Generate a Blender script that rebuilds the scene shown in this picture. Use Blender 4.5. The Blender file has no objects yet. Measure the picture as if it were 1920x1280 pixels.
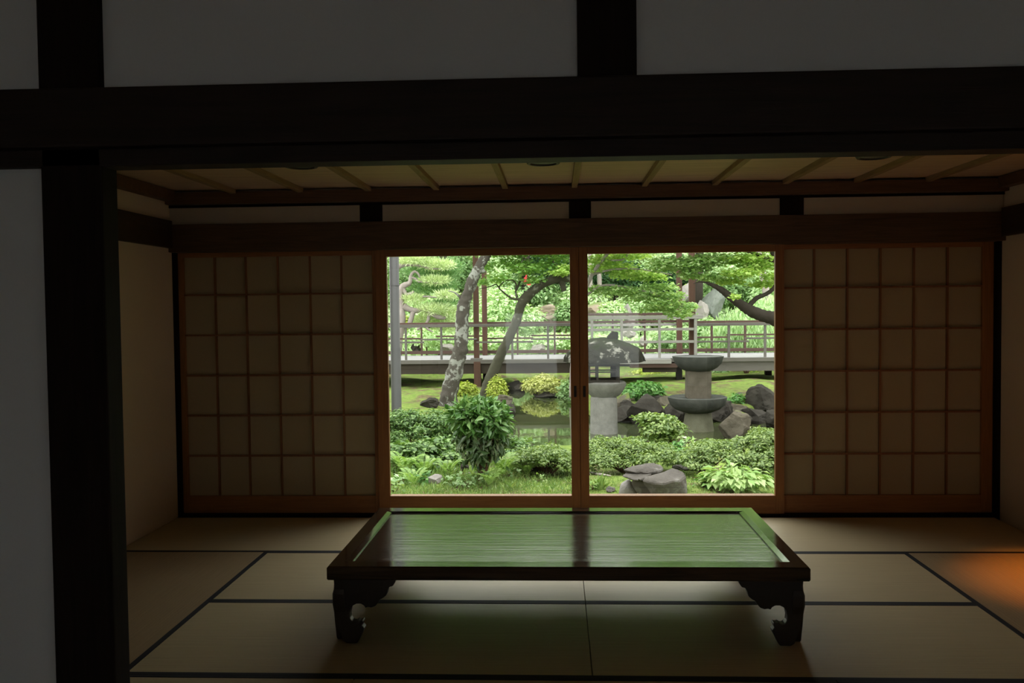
import bpy, bmesh, math, random
import numpy as np
from mathutils import Vector, Matrix, noise as mnoise

scene = bpy.context.scene
COL = scene.collection
PI = math.pi

# ------------------------------------------------------------------ camera
F = 1747.4                                   # focal length in pixels of the 1920x1280 frame
CAM = np.array([-0.123, -6.232, 1.411])
YAW, PIT, ROL = (math.radians(a) for a in (-2.776, -2.094, -0.638))
FW = np.array([math.sin(YAW)*math.cos(PIT), math.cos(YAW)*math.cos(PIT), math.sin(PIT)])
R0 = np.array([math.cos(YAW), -math.sin(YAW), 0.0])
U0 = np.cross(R0, FW)
RT = math.cos(ROL)*R0 + math.sin(ROL)*U0
UP = -math.sin(ROL)*R0 + math.cos(ROL)*U0
cd = bpy.data.cameras.new('camera')
cam = bpy.data.objects.new('camera', cd)
COL.objects.link(cam)
m = Matrix.Identity(4)
for i in range(3):
    m[i][0], m[i][1], m[i][2], m[i][3] = RT[i], UP[i], -FW[i], CAM[i]
cam.matrix_world = m
cd.sensor_width = 36.0
cd.lens = F/1920*36
cd.clip_start, cd.clip_end = 0.05, 300
scene.camera = cam

def ray(u, v): return FW + (u-960)/F*RT - (v-640)/F*UP
def at_y(u, v, Y):
    d = ray(u, v); return CAM + d*((Y-CAM[1])/d[1])
def at_z(u, v, Z):
    d = ray(u, v); return CAM + d*((Z-CAM[2])/d[2])
def ppm(Y): return F/(Y-CAM[1])              # pixels per metre at depth Y

# ------------------------------------------------------------------ object helpers
def tag(o, label=None, cat=None, group=None, kind=None):
    if label: o['label'] = label
    if cat: o['category'] = cat
    if group: o['group'] = group
    if kind: o['kind'] = kind
    return o
def thing(name, label, cat, loc=(0, 0, 0), rz=0.0, group=None, kind=None):
    o = bpy.data.objects.new(name, None)
    o.empty_display_size = 0.1
    COL.objects.link(o)
    o.location = tuple(float(c) for c in loc)
    o.rotation_euler = (0, 0, rz)
    return tag(o, label, cat, group, kind)
class MB:
    """collects shapes and links them as ONE mesh object (coordinates are world, or local to the parent)"""
    def __init__(s): s.bm = bmesh.new()
    def box(s, x0, x1, y0, y1, z0, z1, bev=0.0):
        b = bmesh.new()
        bmesh.ops.create_cube(b, size=1.0)
        for v in b.verts:
            v.co = Vector(((x0+x1)/2 + v.co.x*(x1-x0), (y0+y1)/2 + v.co.y*(y1-y0), (z0+z1)/2 + v.co.z*(z1-z0)))
        if bev: bmesh.ops.bevel(b, geom=b.edges[:], offset=bev, segments=2, affect='EDGES', profile=0.6)
        return s.add(b)
    def add(s, b, mat=None):
        if mat is not None: b.transform(mat)
        me = bpy.data.meshes.new('t'); b.to_mesh(me); b.free()
        s.bm.from_mesh(me); bpy.data.meshes.remove(me)
        return s
    def bar(s, a, c, w, h):
        """rectangular bar from a to c, w wide and h tall"""
        a, c = Vector(a), Vector(c); d = c-a; L = d.length; d.normalize()
        upv = Vector((0, 0, 1)) if abs(d.z) < .95 else Vector((0, 1, 0))
        sd = d.cross(upv).normalized(); u2 = sd.cross(d)
        vs = []
        for t in (0, L):
            for i, j in ((-1, -1), (1, -1), (1, 1), (-1, 1)):
                vs.append(s.bm.verts.new(a + d*t + sd*(i*w/2) + u2*(j*h/2)))
        for q in ((3, 2, 1, 0), (4, 5, 6, 7), (0, 1, 5, 4), (1, 2, 6, 5), (2, 3, 7, 6), (3, 0, 4, 7)):
            s.bm.faces.new([vs[k] for k in q])
        return s
    def lathe(s, prof, seg=32, cx=0, cy=0, cz=0, sx=1, sy=1, wob=0.0, seed=0):
        rings = []
        for r, z in prof:
            ring = []
            for k in range(seg):
                a = 2*PI*k/seg
                rr = r*(1 + wob*mnoise.noise(Vector((math.cos(a)*2+seed, math.sin(a)*2, z*3))))
                ring.append(s.bm.verts.new((cx+rr*sx*math.cos(a), cy+rr*sy*math.sin(a), cz+z)))
            rings.append(ring)
        for a, b in zip(rings, rings[1:]):
            for k in range(seg):
                s.bm.faces.new((a[k], a[(k+1) % seg], b[(k+1) % seg], b[k]))
        s.bm.faces.new(list(reversed(rings[0]))); s.bm.faces.new(rings[-1])
        return s
    def tube(s, pts, rad, seg=12, sub=6, rough=0.0, seed=0, flat=1.0):
        P = [Vector(p) for p in pts]
        n = len(P)
        if not hasattr(rad, '__len__'): rad = [rad]*n
        Q, R = [], []
        for i in range(n-1):
            p0, p1, p2, p3 = P[max(i-1, 0)], P[i], P[i+1], P[min(i+2, n-1)]
            for k in range(sub):
                t = k/sub
                Q.append(0.5*((2*p1) + (p2-p0)*t + (2*p0-5*p1+4*p2-p3)*t*t + (3*p1-p0-3*p2+p3)*t**3))
                R.append(rad[i]*(1-t)+rad[i+1]*t)
        Q.append(P[-1]); R.append(rad[-1])
        prev = None; rings = []
        ref = Vector((0.3, 1, 0.1)).normalized()
        for i, q in enumerate(Q):
            d = (Q[min(i+1, len(Q)-1)] - Q[max(i-1, 0)]).normalized()
            if prev is None: sd = d.cross(ref).normalized()
            else: sd = (prev - d*prev.dot(d)).normalized()
            prev = sd; u2 = d.cross(sd)
            ring = []
            for k in range(seg):
                a = 2*PI*k/seg
                o = sd*math.cos(a) + u2*math.sin(a)
                rr = R[i]
                if rough:
                    rr *= 1 + rough*mnoise.noise((q + o*R[i])*(1.1/max(R[i], .02)) + Vector((seed, 0, 0))) \
                            + rough*.5*mnoise.noise((q+o*R[i])*(3.1/max(R[i], .02)))
                ring.append(s.bm.verts.new(q + o*rr))
            rings.append(ring)
        for a, b in zip(rings, rings[1:]):
            for k in range(seg):
                s.bm.faces.new((a[k], a[(k+1) % seg], b[(k+1) % seg], b[k]))
        s.bm.faces.new(list(reversed(rings[0]))); s.bm.faces.new(rings[-1])
        return s
    def prism(s, poly, mat, depth):
        """polygon (x,y) extruded by depth along local z, then placed by a matrix"""
        b = bmesh.new()
        vs = [b.verts.new((x, y, 0)) for x, y in poly]
        f = b.faces.new(vs)
        r = bmesh.ops.extrude_face_region(b, geom=[f])
        for e in r['geom']:
            if isinstance(e, bmesh.types.BMVert): e.co.z += depth
        bmesh.ops.recalc_face_normals(b, faces=b.faces[:])
        return s.add(b, mat)
    def build(s, name, mat, parent=None, smooth=False, angle=None):
        me = bpy.data.meshes.new(name)
        bmesh.ops.recalc_face_normals(s.bm, faces=s.bm.faces[:])
        s.bm.to_mesh(me); s.bm.free()
        if smooth:
            me.polygons.foreach_set('use_smooth', [True]*len(me.polygons))
            if angle is not None:
                try: me.set_sharp_from_angle(angle=math.radians(angle))
                except Exception: pass
        me.materials.append(mat)
        o = bpy.data.objects.new(name, me); COL.objects.link(o)
        if parent: o.parent = parent
        return o
def box(name, mat, x0, x1, y0, y1, z0, z1, parent=None, bev=0.0):
    return MB().box(x0, x1, y0, y1, z0, z1, bev).build(name, mat, parent)
def struct(name, mat, bx, label, cat, bev=0.0):
    o = box(name, mat, *bx, bev=bev)
    return tag(o, label, cat, kind='structure')

# ------------------------------------------------------------------ materials
class NT:
    def __init__(s, name):
        s.m = bpy.data.materials.new(name); s.m.use_nodes = True
        s.t = s.m.node_tree; s.t.nodes.clear()
        s.out = s.n('ShaderNodeOutputMaterial')
    def n(s, typ, **kw):
        nd = s.t.nodes.new(typ)
        for k, v in kw.items(): setattr(nd, k, v)
        return nd
    def l(s, a, b): s.t.links.new(a, b)
    def coords(s, scale=(1, 1, 1), kind='Object'):
        tc = s.n('ShaderNodeTexCoord'); mp = s.n('ShaderNodeMapping')
        mp.inputs['Scale'].default_value = scale
        s.l(tc.outputs[kind], mp.inputs['Vector']); return mp.outputs['Vector']
    def noise(s, vec, scale, detail=4, rough=.55, dist=0.0):
        nd = s.n('ShaderNodeTexNoise')
        nd.inputs['Scale'].default_value = scale; nd.inputs['Detail'].default_value = detail
        nd.inputs['Roughness'].default_value = rough; nd.inputs['Distortion'].default_value = dist
        if vec is not None: s.l(vec, nd.inputs['Vector'])
        return nd.outputs['Fac']
    def ramp(s, fac, stops):
        r = s.n('ShaderNodeValToRGB'); e = r.color_ramp.elements
        while len(e) < len(stops): e.new(0.5)
        for el, (p, c) in zip(e, stops):
            el.position = p; el.color = tuple(c) + (1,) if len(c) == 3 else c
        s.l(fac, r.inputs['Fac']); return r.outputs['Color']
    def mix(s, fac, a, b, mode='MIX'):
        x = s.n('ShaderNodeMix', data_type='RGBA', blend_type=mode)
        for sock, val in ((x.inputs['Factor'], fac), (x.inputs['A'], a), (x.inputs['B'], b)):
            if hasattr(val, 'links') or hasattr(val, 'is_linked'): s.l(val, sock)
            elif isinstance(val, tuple): sock.default_value = val + (1,) if len(val) == 3 else val
            else: sock.default_value = val
        return x.outputs['Result']
    def bsdf(s, col, rough=.6, spec=.5, bump=None, bstr=.3, bdist=.01, **kw):
        b = s.n('ShaderNodeBsdfPrincipled')
        if isinstance(col, tuple): b.inputs['Base Color'].default_value = col + (1,)
        else: s.l(col, b.inputs['Base Color'])
        if isinstance(rough, (int, float)): b.inputs['Roughness'].default_value = rough
        else: s.l(rough, b.inputs['Roughness'])
        b.inputs['Specular IOR Level'].default_value = spec
        for k, v in kw.items(): b.inputs[k].default_value = v
        if bump is not None:
            bp = s.n('ShaderNodeBump'); bp.inputs['Strength'].default_value = bstr; bp.inputs['Distance'].default_value = bdist
            s.l(bump, bp.inputs['Height']); s.l(bp.outputs['Normal'], b.inputs['Normal'])
        s.l(b.outputs['BSDF'], s.out.inputs['Surface']); return b

def wood(name, c1, c2, axis, rough=.6, spec=.4, scale=6.0, bstr=.25):
    k = NT(name)
    sc = [scale*6]*3; sc['xyz'.index(axis)] = scale*.35
    v = k.coords(tuple(sc))
    f = k.noise(v, 1.0, 5, .6, 1.2)
    col = k.ramp(f, [(.3, c1), (.7, c2)])
    k.bsdf(col, rough, spec, f, bstr, .004)
    return k.m
def plaster(name, c1, c2, scale=60):
    k = NT(name); v = k.coords()
    f = k.noise(v, scale, 5, .6); g = k.noise(v, 1.5, 3)
    k.bsdf(k.mix(g, c1, c2), .95, .15, f, .15, .003)
    return k.m
M = {}
M['post'] = wood('dark_post_wood', (.008, .005, .004), (.018, .011, .008), 'z', .75, .15)
M['beam'] = wood('dark_beam_wood', (.010, .006, .004), (.026, .015, .010), 'x', .6, .3)
M['beam_y'] = wood('dark_side_beam_wood', (.03, .018, .012), (.06, .036, .022), 'y', .55)
M['nageshi'] = wood('brown_beam_wood', (.06, .033, .019), (.14, .08, .045), 'x', .6)
M['cornice'] = wood('brown_cornice_wood', (.10, .05, .03), (.17, .09, .05), 'x', .6)
M['frame_z'] = wood('cedar_stile_wood', (.27, .115, .040), (.40, .18, .062), 'z', .5, .4, 8)
M['frame_x'] = wood('cedar_rail_wood', (.27, .115, .040), (.40, .18, .062), 'x', .5, .4, 8)
M['lattice'] = wood('lattice_wood', (.20, .095, .045), (.30, .14, .065), 'z', .6, .3, 10)
M['batten'] = wood('batten_wood', (.24, .16, .085), (.36, .25, .14), 'y', .6, .3, 8)
M['board'] = wood('ceiling_board_wood', (.47, .335, .255), (.65, .48, .36), 'x', .6, .3, 5)
M['white'] = plaster('white_plaster', (.57, .60, .62), (.63, .66, .68))
M['sand'] = plaster('sand_plaster', (.64, .54, .44), (.70, .59, .48))
M['greyplaster'] = plaster('grey_plaster', (.58, .51, .42), (.64, .56, .46))
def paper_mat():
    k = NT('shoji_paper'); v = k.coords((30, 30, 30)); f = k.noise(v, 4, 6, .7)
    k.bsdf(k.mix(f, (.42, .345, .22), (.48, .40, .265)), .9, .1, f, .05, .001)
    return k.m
M['paper'] = paper_mat()
def tatami_mat(name, axis, c1, c2):
    k = NT(name)
    v = k.coords(); big = k.noise(v, 3.0, 3)
    sc = [3, 3, 3]; sc['xy'.index(axis)] = 3; sc[1-'xy'.index(axis)] = 260
    fib = k.noise(k.coords(tuple(sc)), 1.0, 3, .7)
    w = k.n('ShaderNodeTexWave', wave_type='BANDS', bands_direction='X' if axis == 'y' else 'Y')
    w.inputs['Scale'].default_value = 18; w.inputs['Distortion'].default_value = .6
    k.l(v, w.inputs['Vector'])
    col = k.mix(big, c1, c2)
    col = k.mix(.35, col, k.ramp(fib, [(.3, tuple(x*.72 for x in c1)), (.7, tuple(min(1, x*1.2) for x in c2))]))
    k.bsdf(col, .50, .30, w.outputs['Fac'], .25, .002)
    return k.m
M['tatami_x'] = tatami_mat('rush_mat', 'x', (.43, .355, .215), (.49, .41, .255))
M['tatami_y'] = tatami_mat('rush_mat_side', 'y', (.31, .23, .13), (.36, .27, .16))  # sheen difference of the lengthwise mats painted in as a browner tone
def plain(name, col, rough=.7, spec=.4, nscale=20, var=.25, bstr=.1, **kw):
    k = NT(name); f = k.noise(k.coords(), nscale, 4)
    a = tuple(c*(1-var) for c in col); b = tuple(min(1, c*(1+var)) for c in col)
    k.bsdf(k.mix(f, a, b), rough, spec, f, bstr, .003, **kw)
    return k.m
M['heri'] = plain('dark_border_cloth', (.012, .014, .020), .8, .2, 200)
M['black'] = plain('black_gap', (.006, .005, .004), .8, .2)
M['metal_ring'] = plain('downlight_ring', (.05, .05, .05), .4, .5)
M['lens'] = plain('downlight_lens', (.30, .33, .34), .25, .5)
M['pull'] = plain('finger_pull', (.02, .015, .012), .4, .5, Metallic=.6)
def lacquer(name, axis, streak, bs=.10):
    k = NT(name)
    sc = [30]*3; sc['xyz'.index(axis)] = 1.6
    f = k.noise(k.coords(tuple(sc)), 1.0, 6, .65, .6)
    col = k.ramp(f, [(.3, (.012, .008, .005)), (.7, (.085, .050, .028))])
    rg = k.n('ShaderNodeMapRange'); rg.inputs['To Min'].default_value = .05; rg.inputs['To Max'].default_value = .05+streak
    k.l(f, rg.inputs['Value'])
    k.bsdf(col, rg.outputs['Result'], .5, f, bs, .002)
    return k.m
M['lacq_x'] = lacquer('lacquered_panel_wood', 'x', .13, .30)
M['lacq_f'] = lacquer('lacquered_frame_wood', 'x', .06)
M['lacq_leg'] = plain('dark_leg_wood', (.018, .011, .007), .35, .5, 40)
def glass():
    k = NT('window_glass')
    t = k.n('ShaderNodeBsdfTransparent'); g = k.n('ShaderNodeBsdfGlossy'); g.inputs['Roughness'].default_value = 0.0
    fr = k.n('ShaderNodeFresnel'); fr.inputs['IOR'].default_value = 1.45
    ge = k.n('ShaderNodeNewGeometry'); mr = k.n('ShaderNodeMapRange')       # leaving the pane: the inverse ratio
    mr.inputs['To Min'].default_value = 1.45; mr.inputs['To Max'].default_value = 1/1.45
    k.l(ge.outputs['Backfacing'], mr.inputs['Value']); k.l(mr.outputs['Result'], fr.inputs['IOR'])
    mx = k.n('ShaderNodeMixShader')
    t.inputs['Color'].default_value = (.97, .985, .975, 1)
    k.l(fr.outputs['Fac'], mx.inputs['Fac']); k.l(t.outputs['BSDF'], mx.inputs[1]); k.l(g.outputs['BSDF'], mx.inputs[2])
    k.l(mx.outputs['Shader'], k.out.inputs['Surface'])
    return k.m
M['glass'] = glass()
def leaf(name, c1, c2, c3=None, trans=.35, gloss=.12, rough=.45, amt=.9):
    k = NT(name)
    c1, c2, c3 = (tuple(x*amt for x in c) if c else None for c in (c1, c2, c3))
    g = k.n('ShaderNodeNewGeometry')
    stops = [(0.0, c1), (.6, c2), (1.0, c3 or c2)]
    col = k.ramp(g.outputs['Random Per Island'], stops)
    d = k.n('ShaderNodeBsdfDiffuse'); t = k.n('ShaderNodeBsdfTranslucent'); s = k.n('ShaderNodeBsdfGlossy')
    s.inputs['Roughness'].default_value = rough
    k.l(col, d.inputs['Color'])
    tc = k.mix(1.0, col, (1.0, 1.0, .55), 'MULTIPLY')
    k.l(tc, t.inputs['Color'])
    m1 = k.n('ShaderNodeMixShader'); m1.inputs['Fac'].default_value = trans
    k.l(d.outputs['BSDF'], m1.inputs[1]); k.l(t.outputs['BSDF'], m1.inputs[2])
    m2 = k.n('ShaderNodeMixShader'); m2.inputs['Fac'].default_value = gloss*.4
    k.l(m1.outputs['Shader'], m2.inputs[1]); k.l(s.outputs['BSDF'], m2.inputs[2])
    k.l(m2.outputs['Shader'], k.out.inputs['Surface'])
    return k.m
M['azalea'] = leaf('azalea_leaves', (.11, .20, .045), (.20, .31, .075), (.34, .45, .14))
M['azalea_dark'] = leaf('dark_azalea_leaves', (.07, .16, .04), (.13, .25, .06), (.24, .38, .11))
M['camellia'] = leaf('glossy_leaves', (.06, .16, .04), (.12, .26, .065), (.24, .39, .14), .2, .10, .3)
M['camellia_old'] = leaf('old_glossy_leaves', (.06, .12, .05), (.12, .19, .09), (.26, .30, .18), .2, .10, .3)  # shade under the crown put into a duller copy of the camellia leaves
M['hosta'] = leaf('hosta_leaves', (.26, .45, .13), (.42, .60, .22), (.58, .72, .36), .3, .06)
M['fern'] = leaf('fern_fronds', (.24, .42, .10), (.34, .54, .15), (.46, .62, .22))
M['grass'] = leaf('grass_blades', (.17, .32, .08), (.28, .44, .12), (.42, .55, .20))
M['maple'] = leaf('maple_leaves', (.24, .42, .14), (.40, .58, .24), (.62, .76, .42), .42, .06, amt=1.0)
M['maple_deep'] = leaf('deep_maple_leaves', (.16, .34, .08), (.26, .46, .12), (.38, .57, .20), .45, .05, amt=1.0)
M['maple_yellow'] = leaf('yellow_green_maple_leaves', (.30, .50, .12), (.46, .64, .18), (.64, .78, .32), .45, .05, amt=1.0)
M['weeping'] = leaf('weeping_leaves', (.26, .42, .20), (.40, .56, .30), (.58, .72, .48), .4, .05, amt=1.15)
M['pine'] = leaf('pine_needles', (.36, .48, .22), (.48, .58, .32), (.62, .70, .45), .3, .05, amt=1.15)
M['pine_dark'] = leaf('dark_pine_needles', (.12, .27, .10), (.20, .38, .14), (.30, .48, .20), .3, .05)  # darker copy of the pine needles, shade on the pads put into the colour
M['bush_pale'] = leaf('pale_bush_leaves', (.34, .50, .24), (.48, .64, .36), (.66, .78, .52), .35, .06, amt=1.15)  # light green leaves, paled further in colour to stand for distant haze
M['bush_mid'] = leaf('bush_leaves', (.20, .36, .14), (.32, .50, .22), (.46, .63, .34), .35, .06)  # less saturated, some of the distant haze mixed into the colour
M['bush_yellow'] = leaf('yellow_bush_leaves', (.32, .43, .06), (.46, .55, .10), (.60, .65, .18), .35, .06)
M['bush_pale_yellow'] = leaf('pale_yellow_bush_leaves', (.40, .46, .12), (.58, .62, .20), (.74, .75, .38), .3, .06)
M['bush_deep'] = leaf('deep_green_leaves', (.02, .08, .025), (.05, .14, .04), (.10, .22, .07), .25, .08)
M['broadleaf'] = leaf('broad_leaves', (.06, .20, .035), (.11, .30, .06), (.22, .42, .12), .3, .1)
def bark(name, base, base2, lich, amount, scale=5, amt=.4):
    k = NT(name)
    base, base2 = (tuple(x*amt for x in c) for c in (base, base2)); lich = tuple(x*.46 for x in lich); v = k.coords()
    f = k.noise(v, scale*3, 5, .65); p = k.noise(v, scale, 4, .7, .4)
    col = k.mix(f, base, base2)
    msk = k.ramp(p, [(.62-amount, (0, 0, 0)), (.66-amount, (1, 1, 1))])
    col = k.mix(msk, col, lich)
    k.bsdf(col, .9, .2, f, .7, .02)
    return k.m
M['bark'] = bark('lichen_bark', (.10, .09, .075), (.20, .18, .15), (.48, .50, .45), .11, 3.6)
M['bark_green'] = bark('mossy_bark', (.09, .085, .06), (.17, .17, .11), (.34, .36, .27), .03, 3.0)
M['bark_dark'] = bark('dark_bark', (.05, .042, .03), (.11, .09, .07), (.2, .2, .15), -.04, 4)
M['bark_pale'] = bark('bleached_wood', (.36, .31, .28), (.52, .46, .43), (.62, .57, .54), .05, 4, .62)
M['stem'] = plain('shrub_stem', (.10, .055, .035), .8, .2)
def stone(name, c1, c2, moss=None, mossamt=.0, scale=6, lich=None, bstr=.9, amt=.5, lt=.56, ls=.9):
    k = NT(name)
    c1, c2, moss, lich = (tuple(x*amt for x in c) if c else None for c in (c1, c2, moss, lich)); v = k.coords()
    f = k.noise(v, scale, 7, .65); g = k.noise(v, scale*7, 4, .7)
    col = k.ramp(f, [(.3, c1), (.7, c2)])
    if lich is not None:
        p = k.noise(v, scale*ls, 5, .7, .3)
        col = k.mix(k.ramp(p, [(lt, (0, 0, 0)), (lt+.05, (1, 1, 1))]), col, lich)
    if moss is not None:
        ge = k.n('ShaderNodeNewGeometry'); sx = k.n('ShaderNodeSeparateXYZ'); k.l(ge.outputs['Normal'], sx.inputs['Vector'])
        p = k.noise(v, scale*.7, 4, .6)
        ad = k.n('ShaderNodeMath', operation='MULTIPLY_ADD'); ad.inputs[1].default_value = .55; k.l(sx.outputs['Z'], ad.inputs[0]); k.l(p, ad.inputs[2])
        col = k.mix(k.ramp(ad.outputs['Value'], [(.95-mossamt, (0, 0, 0)), (1.1-mossamt, (1, 1, 1))]), col, moss)
    k.bsdf(col, .95, .06, g, bstr, .01)
    return k.m
M['granite'] = stone('pale_granite', (.34, .34, .31), (.52, .52, .48), None, 0, 9, amt=.5)
M['granite_moss'] = stone('mossy_lantern_stone', (.115, .12, .075), (.20, .20, .14), (.10, .14, .035), .02, 5, (1.9, 1.9, 1.65), amt=.10, lt=.54, ls=.55)
M['basin'] = stone('green_grey_stone', (.14, .155, .14), (.27, .28, .255), None, 0, 7, amt=.33)
M['pedestal'] = stone('olive_stone', (.19, .19, .13), (.32, .32, .23), (.16, .20, .06), .0, 6, amt=.55)
M['greystone'] = stone('grey_rock', (.17, .155, .14), (.31, .285, .26), None, 0, 5, (.40, .385, .36), amt=.46)
M['darkstone'] = stone('dark_rock', (.045, .042, .036), (.11, .10, .085), (.10, .15, .04), -.05, 4)
M['brownstone'] = stone('brown_rock', (.13, .115, .085), (.27, .24, .19), (.22, .28, .08), .0, 5)
M['palestone'] = stone('pale_rock', (.42, .39, .36), (.62, .58, .55), None, 0, 4)
M['tanstone'] = stone('tan_rock', (.48, .38, .28), (.62, .52, .42), (.34, .48, .16), -.02, 3)
M['wedgestone'] = stone('light_grey_stone', (.30, .285, .275), (.46, .44, .43), None, 0, 6, amt=.75)
M['hillstone'] = stone('green_grey_hill_stone', (.30, .34, .30), (.46, .50, .45), None, 0, 3, amt=.38)
M['deck'] = wood('weathered_deck_wood', (0.210, 0.205, 0.215), (0.280, 0.275, 0.285), 'x', .6, .3, 2)
M['rail'] = wood('weathered_rail_wood', (0.081, 0.073, 0.066), (0.124, 0.114, 0.106), 'x', .7, .3, 3)
M['rail_pale'] = wood('pale_rail_wood', (0.206, 0.195, 0.186), (0.273, 0.264, 0.254), 'x', .7, .3, 3)  # paler than the other rails: the glass reflection is put into the colour
M['rail_far'] = wood('brown_rail_wood', (0.045, 0.025, 0.020), (0.080, 0.045, 0.035), 'x', .7, .3, 3)
M['bridge_beam'] = wood('bridge_beam_wood', (0.028, 0.021, 0.016), (0.049, 0.039, 0.031), 'x', .8, .2, 2)
M['bridge_post'] = wood('red_brown_post_wood', (0.045, 0.021, 0.013), (0.081, 0.038, 0.025), 'z', .7, .3, 3)
M['pipe'] = plain('grey_metal_pipe', (.085, .085, .09), .45, .4, 3, .08)
M['outwall'] = plain('outer_wall_board', (.10, .075, .055), .8, .2, 6)
M['gravel'] = plain('pale_gravel', (.62, .61, .58), .95, .1, 60)
M['red'] = plain('red_cloth', (.55, .05, .06), .8, .2)
M['drift'] = plain('bleached_driftwood', (.38, .34, .32), .8, .2, 12)
def ground_mat():
    k = NT('moss_ground'); v = k.coords()
    a = k.noise(v, .9, 5, .6); b = k.noise(v, 9, 5, .7); c = k.noise(v, 2.6, 4, .6)
    col = k.ramp(b, [(.3, (.07, .12, .022)), (.5, (.13, .19, .04)), (.72, (.21, .26, .07))])
    earth = k.ramp(b, [(.3, (.07, .05, .03)), (.7, (.16, .12, .075))])
    col = k.mix(k.ramp(c, [(.50, (0, 0, 0)), (.64, (1, 1, 1))]), col, earth)
    k.bsdf(col, .95, .1, b, .9, .04)
    return k.m
M['ground'] = ground_mat()
def water_mat():
    k = NT('pond_water'); v = k.coords((1, .45, 1))
    f = k.noise(v, 5, 3, .5, .4)
    k.bsdf((.040, .052, .018), .03, .6, f, .05, .02, **{'IOR': 1.40})
    return k.m
M['water'] = water_mat()

# ================================================================== THE ROOM
XL, XR = -2.742, 2.785        # wall faces
YP0, YP1 = -3.64, -3.46     # partition between the two rooms
ZC = 2.22                   # ceiling boards
# floor slab of both rooms
fl = MB(); fl.box(-3.7, 3.7, -10.3, 0.22, -.30, -.055)
tag(fl.build('floor', M['outwall']), 'dark floor boards beneath the straw mats', 'floor', kind='structure')
# mats of the room: 3 + 6 + 3, and the far room's mats behind the camera are one plain floor
def mat_thing(x0, x1, y0, y1, axis, label):
    t = thing('tatami_mat', label, 'tatami mat', ((x0+x1)/2, (y0+y1)/2, -.055), 0, 'straw mats of the room')
    hx, hy = (x1-x0)/2, (y1-y0)/2
    g = .0015
    b = .024
    if axis == 'x':
        box('rush_surface', M['tatami_x'], -hx+g, hx-g, -hy+b, hy-b, 0, .055, t, .002)
        for s in (-1, 1):
            y = s*(hy-b/2-.0005)
            box('border', M['heri'], -hx+g, hx-g, y-b/2, y+b/2, 0, .0565, t)
    else:
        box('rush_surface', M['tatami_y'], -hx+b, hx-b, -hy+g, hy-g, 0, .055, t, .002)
        for s in (-1, 1):
            x = s*(hx-b/2-.0005)
            box('border', M['heri'], x-b/2, x+b/2, -hy+g, hy-g, 0, .0565, t)
row = lambda y0, y1, labs: [mat_thing(-2.73+1.82*i, -2.73+1.82*(i+1), y0, y1, 'x', l) for i, l in enumerate(labs)]
row(-.91, 0.0, ['straw mat along the paper screen by the sand wall',
                'straw mat right under the glass doors behind the table',
                'straw mat along the lattice screen on the lamp-lit side'])
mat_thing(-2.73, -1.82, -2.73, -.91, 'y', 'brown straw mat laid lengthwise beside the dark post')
mat_thing(-1.82, 0, -1.82, -.91, 'x', 'straw mat under the left rear leg of the low table')
mat_thing(0, 1.82, -1.82, -.91, 'x', 'straw mat under the right rear leg of the low table')
mat_thing(-1.82, 0, -2.73, -1.82, 'x', 'straw mat in shadow under the left front table leg')
mat_thing(0, 1.82, -2.73, -1.82, 'x', 'straw mat in shadow under the right front table leg')
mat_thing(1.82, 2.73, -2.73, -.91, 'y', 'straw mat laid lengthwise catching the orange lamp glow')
row(-3.46, -2.73, ['straw mat cut off by the photo edge next to the dark post',
                   'straw mat cut off by the photo edge before the table',
                   'straw mat cut off by the photo edge, on the lamp side'])

# side walls of the inner room
struct('wall_left', M['sand'], (XL-.12, XL, YP1, .2, -.055, 2.4), 'sand coloured plaster wall beyond the dark post', 'wall')
struct('wall_right', M['sand'], (XR, XR+.12, YP1, .2, -.055, 2.4), 'sand coloured plaster wall at the frame edge past the screen', 'wall')
# back wall over the doors
wb = MB(); wb.box(XL, XR, .0, .14, 1.99, 2.5)
tag(wb.build('wall_back', M['greyplaster']), 'narrow plaster strip above the long brown beam', 'wall', kind='structure')
ntrim = [0]
def trim(mat, bx, label, cat='beam', bev=.004):
    ntrim[0] += 1
    return struct('trim_%d' % ntrim[0], mat, bx, label, cat, bev)
trim(M['nageshi'], (XL, XR, -.035, .15, 1.808, 1.995), 'long brown beam running above the glass doors', 'beam')
trim(M['cornice'], (XL, XR, -.075, .02, 2.125, 2.205), 'cornice board under the far edge of the ceiling', 'cornice')
trim(M['black'], (XL, XR, -.012, .02, 2.108, 2.125), 'dark gap line under the ceiling cornice', 'trim', 0)
for i, (a, b, l) in enumerate(((-1.437, -1.286, 'short dark strut above the glass doors, nearest the sand wall'),
                               (-.037, .109, 'short dark strut above the meeting stiles of the glass doors'),
                               (1.347, 1.499, 'short dark strut above the junction of glass door and lamp-side screen'))):
    trim(M['post'], (a, b, -.018, .1, 1.993, 2.11), l, 'strut')
for s, x in ((-1, XL), (1, XR)):
    side = 'by the dark post' if s < 0 else 'at the frame edge'
    xa, xb = (x, x+.03) if s < 0 else (x-.03, x)
    trim(M['beam_y'], (xa, xb, YP1, -.03, 1.835, 2.02), 'dark beam along the sand wall '+side, 'beam')
    trim(M['cornice'], ((x, x+.07) if s < 0 else (x-.07, x)) + (YP1, -.07, 2.145, 2.215), 'cornice along the sand wall '+side, 'cornice')
    xa, xb = (x-.01, x+.022) if s < 0 else (x-.022, x+.01)
    trim(M['black'], (xa, xb, .02, .16, -.05, 2.11), 'slim black corner post '+('by the paper screen beside the dark post' if s < 0 else 'by the lattice screen at the frame edge'), 'post')
trim(M['black'], (XL+.04, XR-.04, .0, .17, -.05, .014), 'dark sliding track sill along the foot of the doors', 'sill')
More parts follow.
